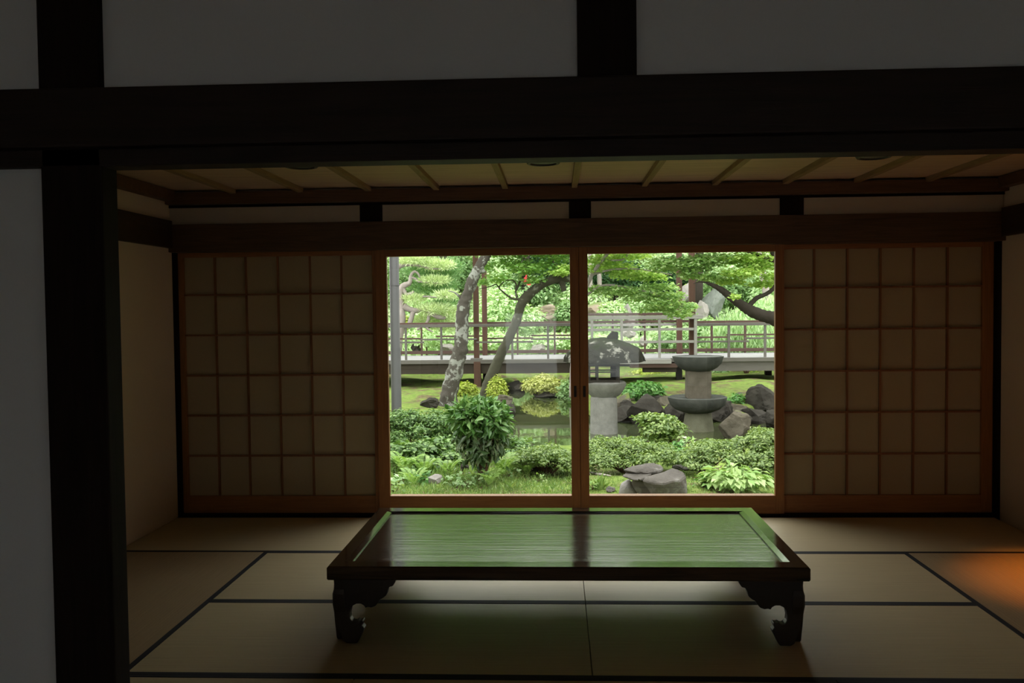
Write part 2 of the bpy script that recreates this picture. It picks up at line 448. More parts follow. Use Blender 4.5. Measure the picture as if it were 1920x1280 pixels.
# ceiling: boards and battens
ce = MB().box(XL, XR, YP1, .1, ZC, ZC+.05).build('ceiling', M['board'])
tag(ce, 'low board ceiling of the inner room', 'ceiling', kind='structure')
for k in range(-5, 6):
    box('batten', M['batten'], .455*k-.019, .455*k+.019, YP1, -.07, ZC-.03, ZC+.001, ce, .003)
def downlight(x, y, label):
    t = thing('ceiling_downlight', label, 'ceiling light', (x, y, ZC), 0, 'round ceiling fittings')
    MB().lathe([(.095, 0), (.095, -.012), (.088, -.022), (.074, -.022), (.070, -.010)], 40).build('ring', M['metal_ring'], t, True, 35)
    MB().lathe([(.071, -.004), (.068, -.014), (.045, -.017), (.010, -.018)], 40).build('lens', M['lens'], t, True, 35)
downlight(-1.53, -1.10, 'round ceiling fitting half hidden by the lintel, nearest the dark post')
downlight(-.19, -1.06, 'round ceiling fitting in front of the middle of the doors')
downlight(1.60, -1.06, 'black round ceiling fitting on the lamp-lit side')
downlight(2.58, -1.50, 'ceiling downlight outside the frame that throws the orange glow')

# partition (camera side): plaster, posts, lintel
struct('wall_front', M['white'], (-3.5, -1.585, YP0+.03, YP1-.02, -.055, 1.83), 'white plaster wall at the frame edge beside the dark post', 'wall')
tag(MB().box(-3.5, 3.5, YP0+.03, YP1-.02, 2.02, 2.9).build('wall_front_upper', M['white']),
    'white plaster wall above the heavy dark lintel', 'wall', kind='structure')
struct('wall_front_far', M['white'], (1.64, 3.5, YP0+.03, YP1-.02, -.055, 1.83), 'plaster wall past the right end of the opening', 'wall')
trim(M['post'], (-1.582, -1.405, YP0, YP0+.095, -.055, 2.9), 'thick dark post at the side of the opening', 'post', .006)
trim(M['post'], (1.465, 1.642, YP0, YP0+.095, -.055, 2.9), 'thick dark post outside the frame past the opening', 'post', .006)
trim(M['post'], (-.060, .103, YP0+.008, YP1-.03, 2.03, 2.9), 'short dark post rising from the lintel at mid picture', 'post', .005)
trim(M['beam'], (-3.5, 3.5, YP0-.032, YP0+.06, 1.872, 2.037), 'heavy dark lintel beam crossing the whole picture', 'beam', .006)
trim(M['beam'], (-3.5, 3.5, YP0+.0, YP0+.092, 1.823, 1.872), 'lower track of the heavy lintel', 'beam', .003)
trim(M['beam'], (-1.405, 1.465, YP0+.093, YP1, 1.875, 1.95), 'recessed inner track behind the heavy lintel', 'beam', .003)
trim(M['nageshi'], (-1.50, -1.452, YP0+.096, YP1, -.05, 1.874), 'narrow brown jamb board behind the thick dark post', 'jamb', .003)
trim(M['nageshi'], (1.512, 1.56, YP0+.096, YP1, -.05, 1.874), 'narrow brown jamb board past the end of the opening', 'jamb', .003)

# ------------------------------------------------------------------ sliding screens
def lattice_screen(name, label, x0, x1, cols, hip, yp=.075):
    """paper screen: stiles, rails, six by six lattice, paper, hip board"""
    t = thing(name, label, 'sliding screen', ((x0+x1)/2, yp, .014), 0, None, 'structure')
    hw = (x1-x0)/2; H = 1.794
    a, b = cols[0]-(x0+x1)/2, cols[-1]-(x0+x1)/2      # paper field
    for xa, xb in ((-hw, a), (b, hw)):
        box('stile', M['frame_z'], xa, xb, -.016, .016, 0, H, t, .002)
    box('top_rail', M['frame_x'], a, b, -.016, .016, 1.762, H, t, .002)
    box('bottom_rail', M['frame_x'], a, b, -.016, .016, 0, .118, t, .002)
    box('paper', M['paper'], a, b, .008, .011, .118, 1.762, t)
    z = [.118, .395, .674, .950, 1.228, 1.505, 1.762]
    for x in cols[1:-1]:
        x -= (x0+x1)/2
        box('vertical_bar', M['lattice'], x-.006, x+.006, -.010, .008, .118, 1.762, t)
    for q in z[1:-1]:
        box('horizontal_bar', M['lattice'], a, b, -.012, .007, q-.006, q+.006, t)
    return t
lattice_screen('door_1', 'paper lattice screen beside the sand wall and the dark post', -2.718, -1.338,
               [-2.680, -2.465, -2.249, -2.027, -1.805, -1.588, -1.375], 0)
lattice_screen('door_2', 'paper lattice screen on the lamp-lit side of the glass doors', 1.352, 2.752,
               [1.384, 1.589, 1.806, 2.022, 2.240, 2.458, 2.680], 0)
def glass_door(name, label, x0, x1, g0, g1, yp=.045, pull=1):
    t = thing(name, label, 'glass door', ((x0+x1)/2, yp, .014), 0, None, 'structure')
    o = (x0+x1)/2; hw = (x1-x0)/2; H = 1.794
    ga, gb, za, zb = g0-o, g1-o, .122, 1.748
    for i, (xa, xb) in enumerate(((-hw, ga), (gb, hw))):
        s = box('stile', M['frame_z'], xa, xb, -.016, .020, 0, H, t, .002)
        if i == (pull > 0):
            xm = (xa+xb)/2
            p = MB().box(xm-.009, xm+.009, -.0175, -.014, .79, .865, .0015).build('finger_pull', M['pull'], s)
            tag(p, 'dark recessed finger pull')
    box('top_rail', M['frame_x'], ga, gb, -.016, .020, zb, H, t, .002)
    box('bottom_rail', M['frame_x'], ga, gb, -.016, .055, 0, za, t, .002)
    if pull > 0: box('meeting_strip', M['frame_z'], hw-.02, hw+.024, .0205, .030, 0, H, t)
    gp = box('glass_pane', M['glass'], ga, gb, .004, .008, za, zb, t)
    return t
glass_door('window_1', 'glass sliding door with lattice screen at its outer side and pond view', -1.346, .0245, -1.270, -.034, pull=1)
glass_door('window_2', 'glass sliding door with the stone lantern and rock behind it', .0275, 1.382, .085, 1.324, pull=-1)
# closed shutters behind the paper screens and the outside of the house
struct('wall_back_outer', M['outwall'], (-2.9, -1.40, .16, .22, -.3, 1.9), 'wooden shutter closed behind the paper screen by the sand wall', 'shutter')
struct('wall_back_outer.001', M['outwall'], (1.42, 2.9, .16, .22, -.3, 1.9), 'wooden shutter closed behind the lamp-side paper screen', 'shutter')
ev = MB()
ev.bar((-6, .1, 2.62), (6, .1, 2.62), .3, .06)
b = bmesh.new()
for x in (-6, 6):
    pass
ev.prism([(.14, 2.90), (.85, 2.66), (.85, 2.72), (.14, 3.0)], Matrix(((0, 0, 1, -6), (1, 0, 0, 0), (0, 1, 0, 0), (0, 0, 0, 1))), 12)
tag(ev.build('roof', M['outwall']), 'eave of the house over the glass doors', 'roof', kind='structure')
struct('wall_back_upper', M['outwall'], (-2.9, 2.9, .14, .2, 1.9, 3.0), 'outer wall of the house over the doors', 'wall')
# ------------------------------------------------------------------ room behind the camera
for nm, xa, l in (('wall_west', -3.62, 'plaster side wall of the front room with a tall opening'), ('wall_east', 3.5, 'plaster side wall of the front room past the opening, with its own tall opening')):
    q = MB(); q.box(xa, xa+.12, -7.0, YP1-.02, -.055, 2.9).box(xa, xa+.12, -10.3, -9.4, -.055, 2.9).box(xa, xa+.12, -9.4, -7.0, -.055, .6).box(xa, xa+.12, -9.4, -7.0, .82, 2.9)  # openings added in both side walls to light the partition plaster
    tag(q.build(nm, M['white']), l, 'wall', kind='structure')
for sx, l in ((-1, 'outer wall of the house wing on the drainpipe side'), (1, 'outer wall of the house wing past the right stile')):
    struct('wall_wing_west' if sx < 0 else 'wall_wing_east', M['outwall'], tuple(sorted((sx*7.0, sx*7.3))) + (.4, 10.5, -.6, 7.5), l, 'wall')  # added walls, out of view, that narrow the daylight entering the doors
struct('yard_wall', M['white'], (-6, 6, -13.2, -13, -.5, 3.2), 'white garden wall across the yard behind the house', 'wall')  # added so the rear openings face plaster instead of bright sky
rw = MB()
WZ0, WZ1 = .16, 1.30
for x0, x1 in ((-3.62, -1.04), (-.13, .43), (1.32, 3.62)): rw.box(x0, x1, -10.32, -10.2, -.055, 2.9)
for x0, x1 in ((-1.04, -.13), (.43, 1.32)):
    rw.box(x0, x1, -10.32, -10.2, -.055, WZ0); rw.box(x0, x1, -10.32, -10.2, WZ1, 2.9)
tag(rw.build('wall_rear', M['white']), 'rear wall of the front room with two bright openings', 'wall', kind='structure')
struct('ceiling_front', M['board'], (-3.7, 3.7, -10.4, YP1-.02, 2.9, 2.95), 'board ceiling of the front room', 'ceiling')
struct('roof_cover', M['outwall'], (-3.0, 3.0, YP1-.02, .2, 2.9, 3.05), 'loft boards over the inner room', 'roof')
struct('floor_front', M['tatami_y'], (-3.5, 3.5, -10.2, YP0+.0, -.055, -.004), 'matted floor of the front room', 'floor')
struct('yard', M['gravel'], (-14, 14, -24, .3, -.52, -.45), 'pale gravel yard behind the house', 'ground')

# ------------------------------------------------------------------ low table
TX0, TX1, TY0, TY1, TH, TT = -1.097, .903, -2.405, -1.258, .333, .058
tb = thing('low_table', 'low dark lacquered table with cat-paw legs before the glass doors', 'table', ((TX0+TX1)/2, (TY0+TY1)/2, .0015))
hx, hy = (TX1-TX0)/2, (TY1-TY0)/2
fw, bw, rc = .062, .026, .0034             # frame width, inner bevel width, recess
def ring_verts(bm, dx, dy, z): return [bm.verts.new((sx*dx, sy*dy, z)) for sx, sy in ((-1, -1), (1, -1), (1, 1), (-1, 1))]
fm = MB(); bm = fm.bm
o0 = ring_verts(bm, hx-.004, hy-.004, TH-TT); o1 = ring_verts(bm, hx, hy, TH-TT+.006); o2 = ring_verts(bm, hx, hy, TH-.006)
o3 = ring_verts(bm, hx-.005, hy-.005, TH); i0 = ring_verts(bm, hx-fw, hy-fw-bw+.001, TH); i1 = ring_verts(bm, hx-fw-bw, hy-fw-bw, TH-rc)
i1b = ring_verts(bm, hx-fw-bw-.0005, hy-fw-bw-.0005, TH-rc-.007); i2 = ring_verts(bm, hx-fw-bw, hy-fw-bw, TH-TT)
for a, c in ((o0, o1), (o1, o2), (o2, o3), (o3, i0), (i0, i1), (i1, i1b), (i1b, i2), (i2, o0)):
    for k in range(4): bm.faces.new((a[k], a[(k+1) % 4], c[(k+1) % 4], c[k]))
fm.build('frame', M['lacq_f'], tb)
box('top_panel', M['lacq_x'], -(hx-fw-bw), hx-fw-bw, -(hy-fw-bw), hy-fw-bw, TH-TT+.01, TH-rc-.006, tb)
# leg profile: x inward from the corner, y up
LEG = [(.000, .275), (.262, .275), (.263, .262), (.252, .244), (.236, .240), (.229, .226), (.224, .205), (.208, .192), (.195, .186), (.188, .172),
       (.176, .158), (.158, .152), (.144, .155), (.134, .150), (.128, .160), (.115, .168), (.096, .168), (.080, .160), (.070, .145),
       (.066, .125), (.068, .105), (.078, .092), (.092, .090), (.100, .098), (.110, .092), (.122, .098), (.124, .088), (.118, .076), (.128, .066),
       (.122, .048), (.112, .030), (.104, .012), (.095, .0), (.050, .0), (.036, .010), (.028, .036), (.014, .075), (.002, .120), (-.006, .165), (-.006, .210), (.006, .250)]
def leg(sx, sy):
    mb = MB(); th = .046
    cx, cy = sx*(hx-.022), sy*(hy-.022)
    # plate along x
    mb.prism(LEG, Matrix(((-sx, 0, 0, cx), (0, 0, -sy, cy), (0, 1, 0, 0), (0, 0, 0, 1))), th)
    side = [(x, y) for x, y in LEG]
    mb.prism(side, Matrix(((0, 0, -sx, cx), (-sy, 0, 0, cy), (0, 1, 0, 0), (0, 0, 0, 1))), th)
    mb.box(*sorted((cx-sx*.052, cx-sx*.094)), *sorted((cy-sy*.052, cy-sy*.094)), .0, .03)
    o = mb.build('leg', M['lacq_leg'], tb)
    bv = o.modifiers.new('b', 'BEVEL'); bv.width = .004; bv.segments = 2; bv.limit_method = 'ANGLE'
for sx, sy in ((-1, -1), (1, -1), (-1, 1), (1, 1)): leg(sx, sy)

# ================================================================== THE GARDEN
rng = np.random.default_rng(7)
WATER = -.78
def pix_poly(pp): return np.array([at_z(u, v, WATER)[:2] for u, v in pp])
POND = pix_poly([(905, 850), (944, 805), (950, 764), (958, 741), (948, 729), (985, 721), (1050, 719), (1075, 740), (1085, 768),
                 (1130, 774), (1200, 776), (1262, 778), (1330, 780), (1392, 780), (1470, 776), (1600, 780), (1600, 850), (1440, 856), (1330, 858), (1200, 860), (1080, 862), (980, 862)])
def poly_sd(P, X, Y):
    d = np.full(X.shape, 1e9); ins = np.zeros(X.shape, bool); n = len(P)
    for i in range(n):
        ax, ay = P[i]; bx, by = P[(i+1) % n]
        ex, ey = bx-ax, by-ay
        t = np.clip(((X-ax)*ex+(Y-ay)*ey)/(ex*ex+ey*ey+1e-12), 0, 1)
        d = np.minimum(d, np.hypot(X-ax-t*ex, Y-ay-t*ey))
        c = ((ay > Y) != (by > Y)) & (X < (bx-ax)*(Y-ay)/(by-ay+1e-12)+ax)
        ins ^= c
    return np.where(ins, -d, d)
def height(X, Y):
    X = np.asarray(X, float); Y = np.asarray(Y, float)
    z = np.interp(Y, [0, 3.6, 8.3, 12, 16, 21, 25, 30, 36, 46], [-.45, -.45, -.62, -.63, -.59, -.54, -.22, 1.3, 3.6, 8.5])
    z = z + .05*np.sin(X*1.9+Y*.7)*np.cos(Y*1.3-X*.6) + .03*np.sin(X*4.3)*np.sin(Y*3.7)
    z = z + np.where(Y > 24, .35*np.sin(X*.8+2)*np.clip((Y-24)/4, 0, 1), 0)
    z = z + .16*np.clip((X-.8)/2, 0, 1)*np.exp(-((Y-15.5)/2.5)**2)
    sd = poly_sd(POND, X, Y)
    t = np.clip((.22-sd)/.5, 0, 1); t = t*t*(3-2*t)
    return z*(1-t) + (-1.45)*t
def hit(u, v):
    """where the ray through a pixel meets the ground"""
    d = ray(u, v); t = np.linspace(8.0, 55, 4000)/d[1]
    p = CAM[None, :] + d[None, :]*t[:, None]
    below = np.nonzero(p[:, 2] < height(p[:, 0], p[:, 1]))[0]
    return p[below[0]] if len(below) else p[-1]
gx = np.linspace(-16, 16, 161); gy = np.concatenate([np.linspace(.35, 22, 150), np.linspace(22.3, 47, 70)])
GX, GY = np.meshgrid(gx, gy); GZ = height(GX, GY)
me = bpy.data.meshes.new('ground')
nx, ny = len(gx), len(gy)
idx = np.arange(nx*ny).reshape(ny, nx)
quads = np.stack([idx[:-1, :-1], idx[:-1, 1:], idx[1:, 1:], idx[1:, :-1]], -1).reshape(-1, 4)
def fill_mesh(me, co, faces):
    n, kf = faces.shape
    me.vertices.add(len(co)); me.vertices.foreach_set('co', co.astype(np.float32).ravel())
    me.loops.add(n*kf); me.loops.foreach_set('vertex_index', faces.astype(np.int32).ravel())
    me.polygons.add(n); me.polygons.foreach_set('loop_start', np.arange(0, n*kf, kf, dtype=np.int32))
    me.polygons.foreach_set('loop_total', np.full(n, kf, np.int32))
    me.update(calc_edges=True)
fill_mesh(me, np.stack([GX, GY, GZ], -1).reshape(-1, 3), quads)
me.polygons.foreach_set('use_smooth', [True]*len(me.polygons)); me.materials.append(M['ground'])
go = bpy.data.objects.new('ground', me); COL.objects.link(go)
tag(go, 'mossy garden ground with bare earth patches, rising to a hillside', 'ground', kind='structure')
wt = MB(); ce_ = POND.mean(0)
wp = []
for p in POND:
    d = p-ce_; wp.append(ce_ + d*(1+.5/np.linalg.norm(d)))
wt.prism([(p[0], p[1]) for p in wp], Matrix.Translation((0, 0, WATER-.05)), .05)
tag(wt.build('pond', M['water']), 'still garden pond reflecting the green hillside', 'pond', kind='structure')

# ------------------------------------------------------------------ leaves
def leaf_mesh(name, mat, P, T, N, L, W, parent=None, fold=.25, curl=.0):
    n = len(P)
    T = T/np.linalg.norm(T, axis=1, keepdims=True)
    B = np.cross(N, T); B /= np.linalg.norm(B, axis=1, keepdims=True)+1e-9
    N2 = np.cross(T, B)
    L = np.broadcast_to(L, (n,))[:, None]; W = np.broadcast_to(W, (n,))[:, None]
    mid = P + T*L*.5
    tip = P + T*L - N2*L*curl
    v = np.stack([P, mid + B*W*.5 + N2*W*fold, tip, mid - B*W*.5 + N2*W*fold], 1).reshape(-1, 3)
    k = np.arange(n)*4
    f = np.concatenate([np.stack([k, k+1, k+2], -1), np.stack([k, k+2, k+3], -1)], 0)
    me = bpy.data.meshes.new(name); fill_mesh(me, v, f); me.materials.append(mat)
    o = bpy.data.objects.new(name, me); COL.objects.link(o)
    if parent: o.parent = parent
    return o
def unit(n):
    a = rng.normal(size=(n, 3)); return a/np.linalg.norm(a, axis=1, keepdims=True)
def blob_pts(blobs, n, shell=.55, bottom=True):
    """points in ellipsoids (cx,cy,cz,rx,ry,rz)"""
    b = np.array([q[:6] for q in blobs], float)
    w = b[:, 3]*b[:, 4] + b[:, 3]*b[:, 5]; w /= w.sum()
    i = rng.choice(len(b), n, p=w)
    d = unit(n)
    if not bottom: d[:, 2] = np.abs(d[:, 2])
    r = shell + (1-shell)*rng.random(n)**.6
    r *= 1 + .17*np.sin(d[:, 0]*9+i)*np.cos(d[:, 1]*8+d[:, 2]*7) + .07*np.sin(d[:, 0]*19+d[:, 2]*17+i)
    return b[i, :3] + d*r[:, None]*b[i, 3:6], d
def foliage(name, mat, parent, blobs, n, L, ratio=.5, up=.6, out=.5, rnd=.7, shell=.55, droop=0., bottom=True, fold=.2, curl=0., outT=0.):
    P, d = blob_pts(blobs, n, shell, bottom)
    N = d*out + unit(n)*rnd; N[:, 2] += up
    N /= np.linalg.norm(N, axis=1, keepdims=True)
    T = np.cross(N, unit(n)) + d*outT; T[:, 2] -= droop
    ls = L*(.65+.7*rng.random(n))
    return leaf_mesh(name, mat, P, T, N, ls, ls*ratio, parent, fold, curl)
def stems(parent, base, tips, r, mat=None, name='stem'):
    mb = MB()
    for tpt in tips:
        a = Vector(base); c = Vector(tpt); mid = (a*.55+c*.45) + Vector((random.uniform(-.03, .03), random.uniform(-.03, .03), .02))
        mb.tube([a, mid, c], [r, r*.8, r*.4], 6, 3)
    return mb.build(name, mat or M['stem'], parent, True)
def clumps(blobs, k, size=.40):
    """break each ellipsoid into small flattened clumps sitting on its surface"""
    out = []
    for b in blobs:
        for i in range(k):
            a = random.uniform(0, 2*PI); z = random.uniform(-.35, 1.0); q = math.sqrt(max(0, 1-z*z))
            f = random.uniform(.55, .98); r = size*random.uniform(.7, 1.25)
            out.append((b[0]+b[3]*f*q*math.cos(a), b[1]+b[4]*f*q*math.sin(a), b[2]+b[5]*f*z, b[3]*r, b[4]*r, b[5]*r*.75))
    return out
def px_blob(u, v, Y, ru, rv, depth=None):
    """ellipsoid whose outline is about ru by rv pixels at depth Y"""
    c = at_y(u, v, Y); s = 1/ppm(Y)
    return (c[0], c[1], c[2], ru*s, depth if depth else ru*s, rv*s)
def loc(blobs, o): return [(b[0]-o[0], b[1]-o[1], b[2]-o[2])+tuple(b[3:]) for b in blobs]
def shrub(name, label, cat, base_uv, blobs_px, mat, n, L, group=None, Y=None, stemr=.012, dY=0.0, **kw):
    """base pixel on the ground; blobs as pixel ellipses at the depth of the base"""
    b = hit(*base_uv) if Y is None else at_y(base_uv[0], base_uv[1], Y)
    if Y is None: b = b + np.array([0, 0, 0])
    else: b = np.array([b[0], Y, float(height(b[0], Y))])
    bl = [px_blob(u, v, b[1]+(q[0] if q else 0), ru, rv, (q[1] if len(q) > 1 else None)) for u, v, ru, rv, *q in blobs_px]
    t = thing(name, label, cat, b, 0, group)
    lb = loc(bl, b)
    ck = kw.pop('clump', 0)
    foliage('foliage', mat, t, clumps(lb, ck) if ck else lb, n, L, **kw)
    if stemr:
        tips = [(q[0]+random.uniform(-.4, .4)*q[3], q[1]+random.uniform(-.4, .4)*q[4], q[2]+random.uniform(-.1, .35)*q[5]) for q in lb for _ in range(3)]
        stems(t, (0, 0, -.03), tips, stemr)
    return t
random.seed(3)

# ------------------------------------------------------------------ rocks
def rock(name, label, mat, u, v, w, h, seed, dp=None, Y=None, planes=7, sub=5, rough=.13, tilt=0., cat='rock', sink=.18, group=None, flat=False):
    """rock whose base centre is at pixel (u,v), w by h pixels"""
    b = hit(u, v) if Y is None else at_y(u, v, Y)
    if Y is not None and b[2] < WATER-.02: b = at_z(u, v, WATER-.02)       # stands in the pond
    s = (b[1]-CAM[1])/F
    W, H = w*s/2, h*s
    D = dp if dp else W*.9
    r = random.Random(seed)
    bm = bmesh.new(); bmesh.ops.create_icosphere(bm, subdivisions=sub, radius=1)
    pl = []
    for k in range(planes):
        n = Vector((r.uniform(-1, 1), r.uniform(-1, .6), r.uniform(-.3, 1))).normalized(); pl.append((n, r.uniform(.42, .78)))
    for vt in bm.verts:
        c = vt.co
        for n, dd in pl:
            e = c.dot(n)-dd
            if e > 0: c -= n*e
        c *= 1 + rough*mnoise.noise(c*1.7+Vector((seed, 0, 0))) + rough*.5*mnoise.noise(c*4.5+Vector((0, seed, 0))) + rough*.25*mnoise.noise(c*11) + rough*.15*mnoise.noise(c*26)
        vt.co = c
    zs = [vt.co.z for vt in bm.verts]; xs = [vt.co.x for vt in bm.verts]
    z0, z1 = min(zs), max(zs); kx = 2/(max(xs)-min(xs)); xm = (max(xs)+min(xs))/2
    Ht = H*(1+sink)
    for vt in bm.verts:
        vt.co = Vector(((vt.co.x-xm)*kx*W + tilt*(vt.co.z-z0)/(z1-z0)*W, vt.co.y*D, (vt.co.z-z0)/(z1-z0)*Ht - H*sink))
    mb = MB(); mb.bm.free(); mb.bm = bm
    o = mb.build(name, mat, None, not flat, 24)
    o.location = tuple(b)
    return tag(o, label, cat, group)

# ------------------------------------------------------------------ covered bridge
BY = 17.35                                  # near railing plane
def bx(u, v=640, Y=BY): return float(at_y(u, v, Y)[0])
def bz(u, v, Y=BY): return float(at_y(u, v, Y)[2])
DZ = .10                                     # deck top
br = thing('bridge', 'weathered wooden covered bridge crossing the pond behind the stone lantern', 'bridge', (0, BY, -.9))
def bb(name, mat, x0, x1, y0, y1, z0, z1, lab=None):
    o = box(name, mat, x0, x1, y0-BY, y1-BY, z0+.9, z1+.9, br, .006)
    return tag(o, lab) if lab else o
FY = BY+2.15                                 # far railing plane
XA, XB = -14.0, 15.0
bb('deck', M['deck'], XA, XB, BY-.10, FY+.12, DZ-.05, DZ, 'pale weathered deck boards')
bb('edge_board', M['rail'], XA, bx(1095), BY-.14, BY-.10, DZ-.10, DZ+.0)
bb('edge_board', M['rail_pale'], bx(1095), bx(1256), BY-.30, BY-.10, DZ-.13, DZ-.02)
bb('edge_board', M['rail'], bx(1256), XB, BY-.14, BY-.10, DZ-.10, DZ+.0)
bb('side_beam', M['bridge_beam'], XA, bx(1100), BY-.06, BY+.16, DZ-.36, DZ-.05, 'dark side beam under the deck')
bb('side_beam', M['bridge_beam'], bx(1205), bx(1268), BY-.02, BY+.16, DZ-.36, DZ-.13)
bb('side_beam', M['rail_far'], bx(1180), bx(1268), BY-.24, BY-.02, DZ-.23, DZ-.13)
bb('side_beam', M['rail'], bx(1290), XB, BY-.06, BY+.16, DZ-.34, DZ-.10, 'grey side beam under the deck')
bb('side_beam', M['bridge_beam'], XA, XB, FY-.1, FY+.1, DZ-.34, DZ-.05)
# near railing
zt_ = 1.00
bb('handrail', M['rail'], XA, bx(1098), BY-.05, BY+.05, zt_-.075, zt_)
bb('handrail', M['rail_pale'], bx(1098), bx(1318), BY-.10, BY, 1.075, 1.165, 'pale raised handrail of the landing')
bb('handrail', M['rail'], bx(1303), XB, BY-.05, BY+.05, .895, .965)
for u0, u1, v in ((300, 470, 637), (465, 690, 643), (690, 795, 642), (788, 895, 636), (893, 1000, 641), (995, 1100, 635)):
    z = bz((u0+u1)/2, v); bb('mid_rail', M['rail'], bx(u0), bx(u1), BY-.02, BY+.02, z-.022, z+.022)
for v in (617.5, 640.8):
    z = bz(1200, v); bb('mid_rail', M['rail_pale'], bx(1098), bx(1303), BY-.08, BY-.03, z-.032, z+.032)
for u0, u1, v in ((1303, 1404, 640), (1396, 1500, 633.5), (1500, 1640, 640), (1632, 1780, 634)):
    z = bz((u0+u1)/2, v); bb('mid_rail', M['rail'], bx(u0), bx(u1), BY-.02, BY+.02, z-.022, z+.022)
for u in (360, 427, 493, 560, 627, 694, 761, 827.5, 960.5, 1027.5):
    bb('baluster', M['rail'], bx(u)-.027, bx(u)+.027, BY-.03, BY+.03, DZ, zt_-.07)
for u in (1110, 1165.5, 1236):
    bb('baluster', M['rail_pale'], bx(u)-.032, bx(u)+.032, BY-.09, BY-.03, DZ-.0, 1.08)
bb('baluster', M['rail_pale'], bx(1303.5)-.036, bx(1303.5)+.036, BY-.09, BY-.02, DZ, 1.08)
for u in (1366.5, 1434.5, 1503, 1570, 1638, 1706, 1774):
    bb('baluster', M['rail'], bx(u)-.03, bx(u)+.03, BY-.03, BY+.03, DZ, .90)
# far railing
fx = lambda u: bx(u, 640, FY)
fz = lambda u, v: bz(u, v, FY)
bb('handrail', M['rail_far'], XA, fx(1300), FY-.04, FY+.04, fz(1000, 607), fz(1000, 602.5), 'brown far handrail')
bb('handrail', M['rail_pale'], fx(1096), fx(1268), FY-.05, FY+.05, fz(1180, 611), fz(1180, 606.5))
bb('handrail', M['rail_far'], fx(1096), fx(1300), FY-.04, FY+.04, fz(1180, 591.5), fz(1180, 586.5))
bb('handrail', M['rail_far'], fx(1300), XB, FY-.04, FY+.04, fz(1380, 605.5), fz(1380, 600.5))
for u0, u1, v in ((690, 792, 635.2), (818, 905, 630), (905, 1000, 634), (996, 1100, 628.5), (1305, 1365, 632), (1362, 1460, 627)):
    z = fz((u0+u1)/2, v); bb('mid_rail', M['rail_far'], fx(u0), fx(u1), FY-.02, FY+.02, z-.022, z+.022)
bb('foot_rail', M['rail_far'], XA, XB, FY-.03, FY+.03, DZ+.04, DZ+.13)
for u in (726, 790.5, 860, 970.5, 1040, 1149, 1209):
    bb('baluster', M['rail_far'], fx(u)-.025, fx(u)+.025, FY-.025, FY+.025, DZ, fz(u, 607 if u < 1090 else 588))
for u in (1334.5, 1397, 1460):
    bb('baluster', M['rail_far'], fx(u)-.03, fx(u)+.03, FY-.025, FY+.025, DZ, fz(u, 605))
# roof posts
for u, Y, w in ((893, BY+.10, .135), (1297.5, BY+.08, .15)):
    bb('roof_post', M['bridge_post'], bx(u, 600, Y)-w/2, bx(u, 600, Y)+w/2, Y-w/2, Y+w/2, DZ, 3.4, 'tall red-brown roof post')
for u, w in ((910, .135), (1272.5, .145)):
    bb('roof_post', M['bridge_post'], fx(u)-w/2, fx(u)+w/2, FY-w/2-.15, FY+w/2-.15, DZ, 3.4, 'tall red-brown roof post')
bb('base_plate', M['rail'], bx(893)-.14, bx(893)+.14, BY-.12, BY+.2, DZ-.012, DZ+.03)
for u, w, y in ((895, .17, BY-.06), (1274, .15, BY+.12)):
    bb('pile', M['bridge_post'] if u < 1000 else M['black'], bx(u)-w/2, bx(u)+w/2, y-w/2, y+w/2, -1.3, DZ-.05)
for u, w in ((912, .2), (1150, .17), (1440, .17)):
    bb('pile', M['black'], fx(u)-w/2, fx(u)+w/2, FY-w/2, FY+w/2, -1.3, DZ-.1)
for y in (BY+.1, FY-.15): bb('top_beam', M['bridge_post'], XA, XB, y-.06, y+.06, 3.4, 3.55)
# ------------------------------------------------------------------ drainpipe
PY = 8.2
pb = at_y(742, 770, PY); pz = float(height(pb[0], PY))
dp = thing('drainpipe', 'grey metal drainpipe standing behind the leafy shrubs', 'pipe', (pb[0], PY, pz))
s_ = 1/ppm(PY)
ux = lambda u, v: at_y(u, v, PY)[0]-pb[0]
zz = lambda v: at_y(742, v, PY)[2]-pz
mb = MB(); mb.tube([(ux(738.0, 400), 0, 4.6), (ux(740.5, 600), 0, zz(590)), (ux(741.5, 650), 0, zz(652))], 9.0*s_, 20, 2); mb.build('pipe', M['pipe'], dp, True, 40)
mb = MB(); mb.tube([(ux(741.8, 650), 0, zz(651)), (ux(742.6, 700), 0, zz(700)), (ux(743.5, 770), 0, -.05)], 9.6*s_, 20, 2); mb.build('pipe', M['pipe'], dp, True, 40)
for v in (534, 654):
    mb = MB(); mb.tube([(ux(740.3 if v < 600 else 742, v), 0, zz(v-1.2)), (ux(740.3 if v < 600 else 742, v), 0, zz(v+1.2))], 10.0*s_, 20, 2); mb.build('joint_collar', M['pipe'], dp, True, 40)
bk = MB(); bk.tube([(ux(733.5, 600), .02, 3.6), (ux(735.5, 760), .02, -.05)], 2.2*s_, 10, 2); bk.build('cable_duct', M['outwall'], dp, True)

